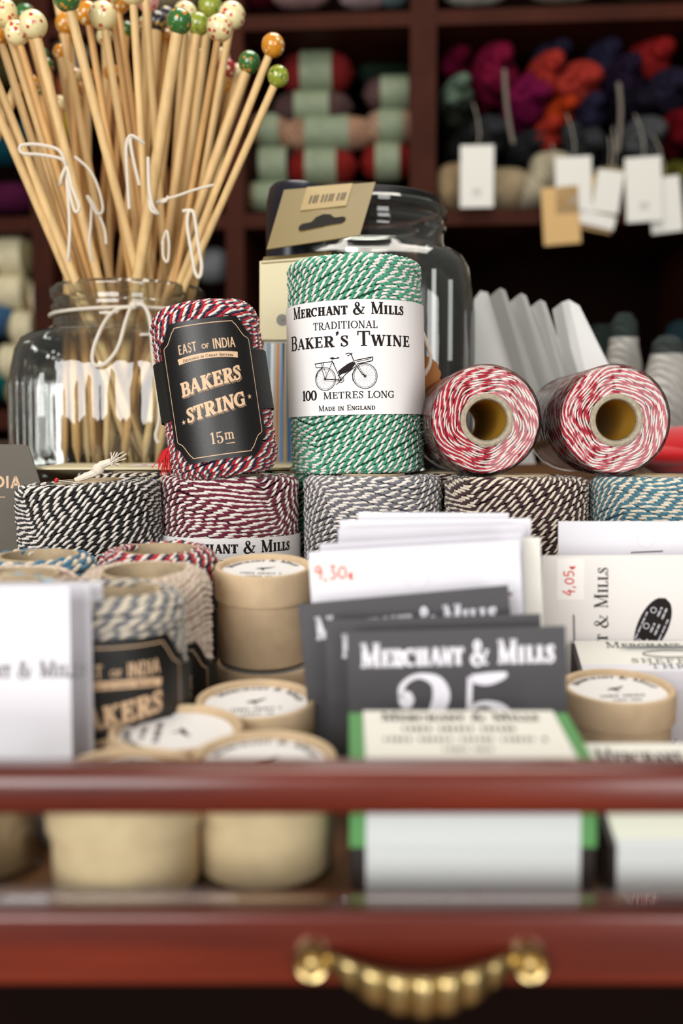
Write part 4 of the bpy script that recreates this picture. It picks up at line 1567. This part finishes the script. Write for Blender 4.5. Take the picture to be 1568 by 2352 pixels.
# cord tied round the jar's neck with a bow
mb = MB()
zc = at(300, 706, JD - .047).z
mb.tube([(cL.x + .0475 * math.sin(2 * PI * k / 48), JD - .0475 * math.cos(2 * PI * k / 48), zc + .0006 * math.sin(4 * PI * k / 48)) for k in range(49)], .00105, 7, caps=False)
Yc = JD - .050
for ln in ([(308, 704), (270, 710), (240, 740), (215, 800), (215, 835), (240, 836), (270, 800), (288, 740), (300, 706)], [(308, 700), (330, 702), (345, 740), (352, 830), (362, 900), (366, 960), (358, 1000), (364, 1018)]):
    p = spl([(a, b, 1) for a, b in ln], 6)
    mb.tube([at(x, y, Yc - .018 * min(1, max(0, (y - 715) / 60))) for x, y, _ in p], .00112, 7)
mb.sphere(at(306, 702, Yc), .0024)
tag(mb.build('neck_cord', STRING, None), 'white cord tied in a bow round the neck of the needle jar', 'string')

# dark contents of the right jar: scissors, ribbon reels
DARK = mat('black_enamel', '#0c0d10', rough=.25, spec=.5)
rr = random.Random(5)
for k in range(4):
    px, py = ((-.027, -.022), (.027, -.024), (-.026, .024), (.028, .024))[k]
    t = thing('notion_tin', 'black cylinder of notions inside the tall jar', 'container', (cR.x + px, JD + py, COUNTZ + .008), (0, 0, 0), 'black cylinders inside the tall jar')
    mb = MB(); hh = at(842, 610, JD).z - COUNTZ - .01 + (0, -.01, .006, .002)[k]
    mb.lathe([(.0001, 0), (.023, 0), (.0235, .001), (.0235, hh - .012)], 32); mb.build('body', DARK, t)
    mb = MB(); mb.lathe([(.0236, hh - .012), (.0242, hh - .012), (.0242, hh - .001), (.0236, hh), (.0001, hh)], 32); mb.build('cap', DARK, t)
o = MB()
for k in range(5):
    a = at(975 + 17 * k, 610, JD - .05)
t = thing('scissors_bundle', 'row of bright steel blades standing inside the tall jar', 'blades', (cR.x + .034, JD - .0515, COUNTZ + .070))
for k in range(4):
    mb = MB(); x = -.016 + .0095 * k; mb.box(x - .0012, x + .0012, -.0004, .0004, 0, .052 - .006 * (k % 2)); mb.build('blade', STEEL, t, False)

# ------------------------------------------------------------------ gold hang-tab pack and striped leaflets behind the coil
GOLD = mat('gold_card', '#7c6a3c', rough=.5, spec=.4)
hpk = thing('hanging_pack', 'gold and cream hang-tab card pack leaning between the coil and the green spool', 'pack', (at(690, 1020, .555).x, .555, COUNTZ + .0003), (0, 0, 0))
Y = .555


def quadpx(mb, pts, th, mi=0):
    o0 = hpk.location
    V = [at(x, y, yy) - o0 for x, y, yy in pts]
    n = (V[1] - V[0]).cross(V[3] - V[0]).normalized()
    if n.y < 0:
        n = -n
    V2 = [v + n * th for v in V]
    mb.add(V + V2, [(0, 1, 2, 3), (7, 6, 5, 4), (0, 4, 5, 1), (1, 5, 6, 2), (2, 6, 7, 3), (3, 7, 4, 0)], mi)


mb = MB()
P4 = [(612, 572, .552), (826, 540, .552), (862, 418, .580), (652, 436, .580)]
quadpx(mb, P4, .0006, 0)


def onflap(u, v, e=.0002):
    a, b, c, d = [at(*q) - hpk.location for q in P4]
    p = (a * (1 - u) + b * u) * (1 - v) + (d * (1 - u) + c * u) * v
    n = (b - a).cross(d - a).normalized()
    if n.y > 0:
        n = -n
    return p + n * e


fl_ = lambda u, v: onflap(u, v)
fl2 = lambda u, v: onflap(u, v, .0004)
mb.strips([[(.29, .29, .01), (.30, .29, .08), (.33, .29, .12), (.42, .30, .12), (.47, .32, .16), (.50, .345, .21), (.54, .36, .24), (.58, .355, .21), (.61, .34, .16), (.66, .33, .12), (.75, .33, .12), (.78, .33, .08), (.79, .33, .01)]], fl_, 1)
mb.strips([[(.25, .80, .42), (.75, .80, .42)]], fl_, 2)
for u in (.33, .37, .40, .46, .50, .54, .57, .63, .67, .70):
    mb.strips([[(u, .70, .022), (u + .004, .84, .022)]], fl2, 3)
mb.build('hang_tab', [GOLD, mat('slot_dark', '#17130e', rough=.9), mat('gold_sticker', '#957c3f', rough=.4), mat('sticker_ink', '#4a3c22', rough=.6)], hpk, False)
mb = MB()
quadpx(mb, [(596, 780, .553), (760, 780, .553), (760, 586, .553), (596, 600, .553)], .012, 0)
quadpx(mb, [(600, 604, .5526), (760, 592, .5526), (760, 578, .562), (606, 590, .562)], .0006, 1)
c0 = at(648, 735, .5528) - hpk.location
mb.strips(ring_strip(c0.x, c0.z, .0016, .0032, 20), lambda u, v: (u, c0.y, v), 2)
mb.build('pack_card', [CREAM2, GOLD, mat('hole_grey', '#6f6a60', rough=.3)], hpk, False)
mb = MB()
quadpx(mb, [(600, 1066, .5565), (760, 1066, .5565), (760, 782, .5565), (606, 782, .5565)], .009, 0)
STR = [('#7f97ab', 612, 8), ('#d8dde0', 622, 7), ('#c98a4e', 634, 6), ('#6f8fc4', 645, 8), ('#b9a06a', 655, 7), ('#3f6ea8', 664, 8)]
for i, (c, x, wd) in enumerate(STR):
    a, b = at(x, 1060, .5562) - hpk.location, at(x + (4 if i < 4 else -2), 788, .5562) - hpk.location
    mb.strips([[(a.x, a.z, wd * .00024), (b.x, b.z, wd * .00024)]], lambda u, v, yy=a.y: (u, yy, v), i + 1)
mb.build('striped_sheet', [mat('pale_leaflet', '#b9b7ae', rough=.5)] + [mat('stripe_' + c[1:], c, rough=.5) for c, _, _ in STR], hpk, False)
# dark tin behind the flap
tn = thing('dark_tin', 'dark blue tin edge behind the gold hang tab', 'tin', (at(680, 1020, .600).x, .600, COUNTZ + .0003))
mb = MB()
hz = at(680, 428, .600).z - COUNTZ
mb.lathe([(.0001, 0), (.0170, 0), (.0172, .001), (.0172, hz - .020), (.0168, hz - .010), (.0150, hz - .002), (.0130, hz), (.0001, hz)], 40)
mb.build('body', mat('blue_black_tin', '#23252f', rough=.3, metal=.3), tn)

# cream card box lying behind the left spools
cbx = thing('cream_card_box', 'flat cream card box with red price lying in front of the needle jar', 'box', (at(380, 1020, .535).x, .548, COUNTZ + .0003), (0, 0, 0))
mb = MB()
xx0, xx1 = -.060, .067
V = [(xx0, -.050, .0092), (xx1, -.050, .0092), (xx1, .016, .0004), (xx0, .016, .0004), (xx0, -.050, .0102), (xx1, -.050, .0102), (xx1, .016, .0112), (xx0, .016, .0112)]
mb.add(V, [(0, 3, 2, 1), (4, 5, 6, 7), (0, 1, 5, 4), (1, 2, 6, 5), (2, 3, 7, 6), (3, 0, 4, 7)])
ft = lambda u, v: (u, v, .0102 + (v + .050) * .0010 / .066 + .00015)
mb.strips(rect_strip(-.016, .010, -.020, .030), ft, 1)
hand(mb, lambda u, v: (u, v, ft(u, v)[2] + .0002), '3,30e', -.014, -.030, .014, 2)
mb.build('card_lid', [CREAM2, PAPER, REDINK], cbx, False)

# olive card with clipped corner at the left edge
oc = thing('shaped_card', 'olive grey card with clipped corner and tan lettering at the left edge', 'card', (at(-10, 1020, .490).x, .490, FLOORZ + .0003), (math.radians(-1.0), 0, 0))
mb = MB()
k = k_at(.490)
zt_ = at(0, 1022, .490).z - FLOORZ
pts = [(-.050, 0), ((138 + 10) * k, 0), ((138 + 10) * k, zt_ - .052), ((62 + 10) * k, zt_ - .001), ((52 + 10) * k, zt_), (-.050, zt_)]
n = len(pts)
mb.add([(x, 0, z) for x, z in pts] + [(x, .001, z) for x, z in pts], [tuple(range(n)), tuple(range(2 * n - 1, n - 1, -1))] + [(i, n + i, n + (i + 1) % n, (i + 1) % n) for i in range(n)])
put(mb, plane_y(), 'EAST OF INDIA', -.0300 + .0122, zt_ - .0200, .0590, .0058, 1, sans=True, T=.2, slope=-.05)
mb.strips(rect_strip(-.03, .0036, zt_ - .0255, .0003), plane_y(), 1)
mb.strips(ring_strip(-.004, zt_ - .0035, .0042, .0009), plane_y(), 1)
mb.build('card_sheet', [mat('olive_card', '#5d564a', rough=.6), TANINK], oc, False)

# kraft gift tag on a cord behind the green spool
tg = thing('gift_tag', 'scalloped kraft tag on a cream cord behind the standing green spool', 'tag', (at(972, 868, .512).x, .512, at(972, 868, .512).z))
mb = MB()
n = 60
V = [((.0082 + .0008 * abs(math.sin(PI * 14 * q / n))) * math.cos(2 * PI * q / n), 0, (.0108 + .0008 * abs(math.sin(PI * 14 * q / n))) * math.sin(2 * PI * q / n)) for q in range(n)]
mb.add(V + [(x, .0008, z) for x, y, z in V], [tuple(range(n)), tuple(range(2 * n - 1, n - 1, -1))] + [(q, n + q, n + (q + 1) % n, (q + 1) % n) for q in range(n)])
mb.build('tag_card', mat('tag_kraft', '#a9713e', rough=.8), tg, False)
mb = MB()
mb.tube([at(x, y, .506) - tg.location for x, y, _ in spl([(960, 740, 1), (975, 775, 1), (988, 815, 1), (986, 840, 1), (974, 862, 1)], 6)], .00095, 7)
mb.build('tag_cord', STRING, tg)

# ------------------------------------------------------------------ fan of white paper bags at the right of the tall jar
BAGM = mat('glassine_paper', '#dcdcd8', rough=.45, spec=.35)
tops = [(1102, 668), (1146, 661), (1194, 673), (1238, 688), (1300, 690)]
for i, (x, y) in enumerate(tops):
    Yb_ = (.722, .700, .684, .668, .650)[i]
    o_ = at(x + 60, 1068, Yb_)
    t = thing('paper_bag', 'white folded paper bag, %s in the leaning row behind the red spools' % ('rearmost', 'second from the rear', 'middle', 'second from the front', 'frontmost')[i], 'paper bag', (o_.x, Yb_, COUNTZ + .0003), (0, 0, 0), 'white paper bags leaning in a row')
    mb = MB()
    last = i == 4
    if i == 0:
        f_ = [(1103, 668, Yb_), (1120, 672, Yb_), (1180, 860, Yb_), (1230, 1066, Yb_), (1012, 1066, Yb_), (1003, 800, Yb_)]
    elif last:
        f_ = [(1290, 694, Yb_ + .004), (1306, 688, Yb_), (1330, 702, Yb_ - .002), (1396, 835, Yb_ - .005), (1462, 1066, Yb_ - .008), (1392, 1066, Yb_), (1310, 800, Yb_ + .004)]
    else:
        f_ = [(x - 6, y + 6, Yb_ + .006), (x + 3, y, Yb_), (x + 14, y + 6, Yb_ - .003), (x + 84, y + 210, Yb_ - .005), (x + 150, 1066, Yb_ - .008), (x + 118, 1066, Yb_ + .004), (x + 58, y + 210, Yb_ + .005)]
    fv = [at(*q) - t.location for q in f_]
    for v in fv:
        v.z = max(v.z, 0.0)
    sh_ = Vector((-.0035, .012, 0)) if i else Vector((0, .010, 0))
    bk = [v + sh_ - Vector((0, 0, .003 if v.z > .02 else 0)) for v in fv]
    n = len(fv)
    mb.add(fv + bk, [tuple(range(n)), tuple(range(2 * n - 1, n - 1, -1))] + [(q, n + q, n + (q + 1) % n, (q + 1) % n) for q in range(n)])
    if last:
        a_, b_ = at(1302, 694, Yb_ - .0005) - t.location, at(1404, 1066, Yb_ - .002) - t.location
    mb.build('folded_paper', BAGM, t, False)

# small things further back on the counter
def lump(label, px, py, Y, rx, ry, rz, m, name, cat, parts=None):
    p = at(px, py, Y)
    t = thing(name, label, cat, (p.x, Y, p.z))
    mb = MB()
    mb.sphere((0, 0, 0), 1.0, sc_=(rx, ry, rz), seg=32, rings=18)
    mb.build('body', m, t)
    return t


def cone(label, px, Y, py_top, py_body, rt, rb, m, tipm):
    p = at(px, py_body, Y)
    t = thing('yarn_cone', label, 'yarn cone', (p.x, Y, COUNTZ + .0003))
    h = at(px, py_top, Y).z - COUNTZ
    hb = p.z - COUNTZ
    mb = MB(); mb.lathe([(.0001, 0), (rb * .94, 0), (rb, .004), (rb, hb * .55), (rb * .95, hb * .8), (rb * .75, hb * .95), (rt, hb), (.0001, hb)], 40); mb.build('wound_yarn', m, t)
    mb = MB(); mb.lathe([(rt * .98, hb - .001), (rt * .9, hb + (h - hb) * .6), (rt * .5, h - .001), (.0001, h)], 30); mb.build('cone_tip', tipm, t)
    return t


YW = yarn_mat('white_wool', '#dcd9d2')
cone('white yarn cone with dark tip on the counter between the paper bags and the edge', 1432, .86, 718, 778, .012, .016, YW, yarn_mat('teal_wool', '#3b4440'))
cone('white yarn cone on the counter at the right edge, lower than its neighbour', 1532, .80, 770, 815, .013, .0185, YW, yarn_mat('grey_teal_wool', '#4b5250'))
cone('dark teal yarn cone behind the white cones at the right edge', 1575, 1.02, 735, 760, .02, .030, yarn_mat('dark_teal_wool', '#1d3036'), yarn_mat('dark_teal_wool', '#1d3036'))
cone('dark grey green yarn cone behind the frontmost paper bag', 1385, .98, 745, 770, .018, .026, yarn_mat('grey_green_wool', '#26302d'), yarn_mat('grey_green_wool', '#26302d'))
rp = thing('felt_pouch', 'bright red felt pouch lying behind the right shrink-wrapped spool', 'pouch', (at(1572, 1020, .640).x, .640, COUNTZ + .0003))
mb = MB()
mb.sphere((0, 0, .0165), 1.0, sc_=(.030, .03, .0165), seg=32, rings=18)
mb.sphere((-.010, -.012, .0145), 1.0, sc_=(.026, .02, .0075), seg=32, rings=14)
mb.build('pouch_body', mat('red_felt', '#c01018', rough=.9, sheen=.3, bump=.4, bscale=400), rp)
tray = thing('metal_tray', 'shiny grey metal tray on the counter left of the needle jar', 'tray', (at(-40, 1000, .80).x, .80, COUNTZ + .0003))
mb = MB(); mb.lathe([(.0001, .001), (.052, .001), (.056, .004), (.060, .024), (.062, .025), (.058, .022), (.054, .006), (.0001, .003)], 40); mb.build('dish', STEEL, tray)

# ------------------------------------------------------------------ yarn on the shelves


def ball(label, px, py, wpx, hpx, col, back=0.10, band_col='#93a07d', rotz=0.0, roll=0.0, bandw=.42, mname=None, group='labelled yarn balls in the middle bay'):
    p = sh(px, py, back)
    k = (p - Vector((0, 0, CAMZ))).dot(FWD) / FPX
    L, R = wpx * k, hpx * k / 2
    t = thing('yarn_ball', label, 'yarn ball', p, (0, roll, YAW + rotz), group)
    mb = MB()
    prof = []
    for i in range(13):
        u = -1 + 2 * i / 12
        prof.append((max(.0004, R * (1 - abs(u) ** 3.2) ** .5), u * L / 2))
    M = Matrix.Rotation(PI / 2, 4, 'Y')
    mb.lathe(prof, 36, M=M)
    mb.build('wound_yarn', yarn_mat(mname or ('wool_' + col[1:]), col), t)
    if band_col:
        mb = MB()
        b = L * bandw / 2
        mb.lathe([(R * 1.01, -b), (R * 1.035, -b), (R * 1.035, b), (R * 1.01, b), (R * 1.01, -b)], 36, M=M)
        mb.build('paper_band', mat('band_' + band_col[1:], band_col, rough=.6, var=.12, vscale=60), t)
    return t


G = '#78836a'
BL = [(728, 170, 172, 96, '#8e2a2a', .05, 'red yarn ball with green band, topmost in the middle bay'),
      (880, 160, 130, 80, '#26372a', .15, 'dark green yarn ball at the back of the middle bay'),
      (906, 215, 150, 78, '#6b5150', .05, 'mauve brown yarn ball with green band, right of the red one'),
      (718, 248, 190, 74, '#5f4846', .05, 'mauve brown yarn ball with green band, beneath the topmost red one'),
      (752, 308, 240, 80, '#bb9276', .05, 'long peach yarn ball with green band in the middle of the pile'),
      (898, 292, 130, 78, '#bf9a80', .05, 'peach yarn ball with green band beside the upright'),
      (630, 382, 150, 84, '#33221d', .05, 'dark brown yarn ball with green band, behind the leaning needles'),
      (738, 384, 170, 82, '#8c2622', .04, 'red yarn ball with green band, lower middle'),
      (890, 372, 130, 84, '#8c2622', .04, 'red yarn ball with green band touching the upright'),
      (622, 452, 170, 66, '#a89273', .04, 'beige yarn ball with green band on the shelf board'),
      (800, 455, 160, 60, '#b99a7c', .04, 'beige yarn ball behind the gold hang tab'),
      (620, 300, 110, 74, '#b58c72', .06, 'peach yarn ball just right of the needles')]
for x, y, w_, h_, c, bk, lb in BL:
    ball(lb, x, y, w_, h_, c, bk + .05, None if 'at the back' in lb or 'behind the gold' in lb else G)
# left bays behind the needles
LB = [(150, 122, 120, 90, '#cfc5b0', 'white yarn ball seen behind the needles at the upper left'), (140, 215, 130, 80, '#b5603a', 'rust orange yarn ball behind the needles at the left'),
      (150, 285, 120, 76, '#cfa91f', 'yellow yarn ball behind the needles at the left'), (20, 330, 120, 100, '#15505f', 'teal yarn ball at the left edge'),
      (22, 455, 130, 70, '#5a1f42', 'plum yarn ball on the shelf at the left edge'), (150, 462, 90, 72, '#c8641c', 'bright orange yarn ball low behind the needles'),
      (30, 160, 110, 80, '#4d4426', 'olive yarn ball behind the cream knobs'), (330, 420, 140, 90, '#7b4a2a', 'brown yarn ball behind the middle of the needles'),
      (300, 300, 140, 90, '#8a5a3a', 'tan yarn ball behind the middle of the needles'), (440, 300, 120, 84, '#4a2a20', 'dark brown yarn ball behind the right needles'), (440, 440, 120, 84, '#5a1d18', 'dark red yarn ball behind the right needles'),
      (35, 590, 110, 92, '#b7a97a', 'cream yarn ball, topmost in the low left bay'), (30, 672, 120, 78, '#c0b58a', 'cream yarn ball, second down in the low left bay'), (105, 690, 90, 82, '#b98a55', 'tan yarn ball beside the cream ones, low left'),
      (-8, 735, 100, 80, '#49719a', 'blue yarn ball at the left edge'), (62, 755, 90, 80, '#b9ab80', 'cream yarn ball right of the blue one'), (40, 832, 110, 80, '#c7b98a', 'cream yarn ball, second from the bottom at the left'),
      (-22, 880, 90, 86, '#117a80', 'turquoise yarn ball at the left edge'), (62, 900, 100, 76, '#c0b282', 'cream yarn ball on the bottom board at the left'), (190, 880, 110, 100, '#a89a70', 'beige yarn ball behind the jar'), (190, 760, 110, 100, '#6a4a34', 'brown yarn ball behind the jar'),
      (250, 690, 110, 90, '#b9ab80', 'cream yarn ball behind the jar neck'), (260, 790, 120, 90, '#c0b48a', 'cream yarn ball behind the jar shoulder'), (160, 830, 100, 90, '#bfb084', 'cream yarn ball seen through the left of the jar'), (300, 890, 120, 90, '#b0a276', 'khaki cream yarn ball low behind the jar'), (490, 610, 80, 80, '#8d8f92', 'grey yarn ball low behind the needle jar'), (420, 900, 120, 90, '#6a5a3c', 'khaki yarn ball behind the navy coil')]
for x, y, w_, h_, c, lb in LB:
    ball(lb, x, y, w_, h_, c, .07, '#d3c9a6' if (y > 560 and 'cream' in lb) else None, group='yarn balls in the left bays', bandw=.5)
# top row, only the undersides in view
TL = [(690, -30, 150, 96, '#c39a97', 'pink yarn ball above the middle bay'), (835, -30, 130, 96, '#c9aeb0', 'pale pink yarn ball above the middle bay'), (590, -32, 90, 100, '#5c1420', 'dark red yarn ball above the middle bay'), (905, -30, 80, 90, '#7d9093', 'grey blue yarn ball beside the top of the upright'),
      (1090, -38, 170, 96, '#d6d2c6', 'white yarn ball above the right bay'), (1290, -42, 180, 90, '#b8a68f', 'beige yarn ball above the right bay'), (1480, -46, 160, 90, '#5d4b3d', 'brown yarn ball above the right bay'), (400, -26, 130, 90, '#c9b78e', 'beige yarn ball above the needles'),
      (230, -26, 150, 90, '#8f8561', 'khaki yarn ball above the needles'), (30, -24, 110, 90, '#8c7c47', 'olive yarn ball above the left corner')]
for x, y, w_, h_, c, lb in TL:
    ball(lb, x, y, w_, h_, c, .06, None, group='yarn balls on the top shelf')


def hank(label, px, py, wpx, hpx, col, back=.06, turn=0.0):
    p = sh(px, py, back)
    k = (p - Vector((0, 0, CAMZ))).dot(FWD) / FPX
    W, H = wpx * k, hpx * k
    t = thing('yarn_hank', label, 'yarn hank', p, (0, turn, YAW), 'twisted hanks in the right bay')
    mb = MB()
    r = min(W, H) * .27
    n = 26
    for s_ in (0, PI):
        pts, rad = [], []
        for i in range(n + 1):
            u = i / n
            a = s_ + 2.2 * PI * u
            e = .55 + .45 * math.sin(PI * min(1, max(0, u)))
            pts.append((W * .23 * math.cos(a), -.012 + .15 * u, H * .23 * math.sin(a)))
            rad.append(r * (.75 + .3 * math.sin(PI * (.15 + .7 * u))) * (1 if i else .6))
        pts.insert(0, (pts[0][0] * .9, pts[0][1] - r * .55, pts[0][2] * .9))
        rad.insert(0, r * .25)
        mb.tube(pts, rad, 14)
    mb.build('twisted_yarn', yarn_mat('hank_' + col[1:], col, .3), t)
    return t


HK = [(1045, 140, 90, 80, '#6a1030', 'dark crimson hank by the upright'), (1140, 150, 110, 130, '#86183c', 'magenta hank with a long twist, left of centre'), (1215, 215, 110, 120, '#7e1648', 'magenta hank below the first red hank'),
      (1260, 165, 120, 100, '#b0362c', 'brick red hank in the centre of the bay'), (1330, 185, 120, 110, '#b63b31', 'coral red hank right of the brick red one'), (1290, 250, 100, 70, '#b83c18', 'orange red hank below the coral one'),
      (1258, 305, 120, 70, '#b03426', 'red hank resting on the grey ones'), (1270, 118, 100, 84, '#332f46', 'indigo hank, topmost in the centre'), (1395, 130, 100, 96, '#36324b', 'indigo hank left of the heart-shaped red one'),
      (1500, 124, 116, 100, '#ba2d2d', 'bright red heart-shaped hank at the upper right'), (1440, 170, 110, 100, '#271c30', 'dark plum hank under the indigo one'), (1360, 250, 90, 80, '#2a273e', 'deep blue hank beside the coral one'), (1540, 200, 100, 110, '#2a2538', 'dark indigo hank at the right edge'),
      (1460, 230, 110, 90, '#1e1a26', 'almost black hank at the right'), (1050, 205, 100, 70, '#6f8572', 'sage green hank by the upright'), (1055, 260, 90, 70, '#23241f', 'black hank by the upright'), (1120, 300, 110, 90, '#3c3d40', 'charcoal hank left of the red ones'),
      (1340, 315, 130, 90, '#3d3f42', 'charcoal hank above the white tags'), (1215, 330, 100, 80, '#2c2d2f', 'black hank behind the tags'), (1480, 315, 120, 110, '#5a5c5e', 'mid grey hank at the right'), (1430, 345, 90, 80, '#2d2e30', 'charcoal hank right of the white tags'), (1562, 290, 80, 100, '#6a1018', 'dark red hank at the right edge'), (1550, 400, 80, 90, '#5a5a20', 'olive hank at the right edge'), (1065, 330, 100, 80, '#1d1e1d', 'black hank low by the upright')]
for x, y, w_, h_, c, lb in HK:
    hank(lb, x, y, w_, h_, c, .05 if y > 140 else .09, RND.uniform(-.8, .8))
for x, y, w_, h_, c, lb in ((1055, 430, 120, 108, '#b59c77', 'beige yarn ball on the board by the upright'), (1160, 435, 120, 96, '#c0ab88', 'beige yarn ball between the tags'), (1215, 440, 90, 80, '#d0c4a8', 'cream yarn ball behind the kraft tag'), (1265, 400, 110, 100, '#d2c6a8', 'cream yarn ball behind the centre white tag'), (1400, 430, 110, 90, '#bda67f', 'tan yarn ball behind the right tags')):
    ball(lb, x, y, w_, h_, c, .055, None, group='pale yarn balls on the right board')

TW_ = mat('tag_white', '#d6d5cd', rough=.6)
TK_ = mat('tag_kraft_pale', '#c7a36c', rough=.7)
TAGS = [(1095, 405, 76, 140, 0, TW_, 'white hanging tag nearest the upright', '#'), (1317, 425, 82, 128, -2, TW_, 'white hanging tag in the centre of the right bay', '#'), (1288, 495, 84, 130, -4, TK_, 'kraft hanging tag below the centre white tag', ''),
        (1375, 470, 80, 120, 12, TK_, 'kraft hanging tag tilted under the white ones', ''), (1396, 440, 60, 96, 8, TW_, 'narrow white hanging tag beside the centre one', ''), (1478, 435, 82, 146, -3, TW_, 'large white hanging tag at the right', '#'), (1528, 470, 72, 126, -6, TW_, 'white hanging tag lowest at the right edge', ''),
        (1370, 505, 84, 30, 14, TW_, 'white tag end below the tilted kraft tag', '')]
for i, (x, y, w_, h_, an, m_, lb, pr) in enumerate(TAGS):
    p = sh(x, y, -.012 - .006 * (i % 3) - (.006 if m_ is TW_ else 0))
    k = (p - Vector((0, 0, CAMZ))).dot(FWD) / FPX
    W, H = w_ * k / 2, h_ * k / 2
    t = thing('hanging_tag', lb, 'tag', p, (0, math.radians(an), YAW), 'price tags hanging from the hanks')
    mb = MB()
    mb.box(-W, W, 0, .0012, -H, H, 0)
    if pr:
        for q in range(4):
            mb.strips(rect_strip(-W * .25, W * .25, -H * .42 - q * .0032, .0014), plane_y(.0002), 1)
    mb.build('tag_card', [m_, mat('faint_print', '#9a978f', rough=.7)], t, False)
    mb = MB()
    mb.tube([(0, -.0008, H * .92), (.004, .004, H + .02), (0, .010, H + .05), (-.006, .02, H + .075)], .0004, 5)
    mb.build('tag_string', STRING, t)
for x0, lines, lb in ((0, [(1158, 160), (1162, 230), (1170, 290), (1178, 330)], 'pale cord hanging down among the magenta hanks'), (0, [(1420, 190), (1425, 250), (1422, 310), (1418, 350)], 'pale ribbon hanging left of the large white tag')):
    mb = MB()
    mb.tube([sh(x, y, -.01) for x, y, _ in spl([(a, b, 1) for a, b in lines], 5)], .0035, 8)
    tag(mb.build('dangling_yarn', mat('pale_cord', '#6f675e', rough=.9), None), lb, 'cord')
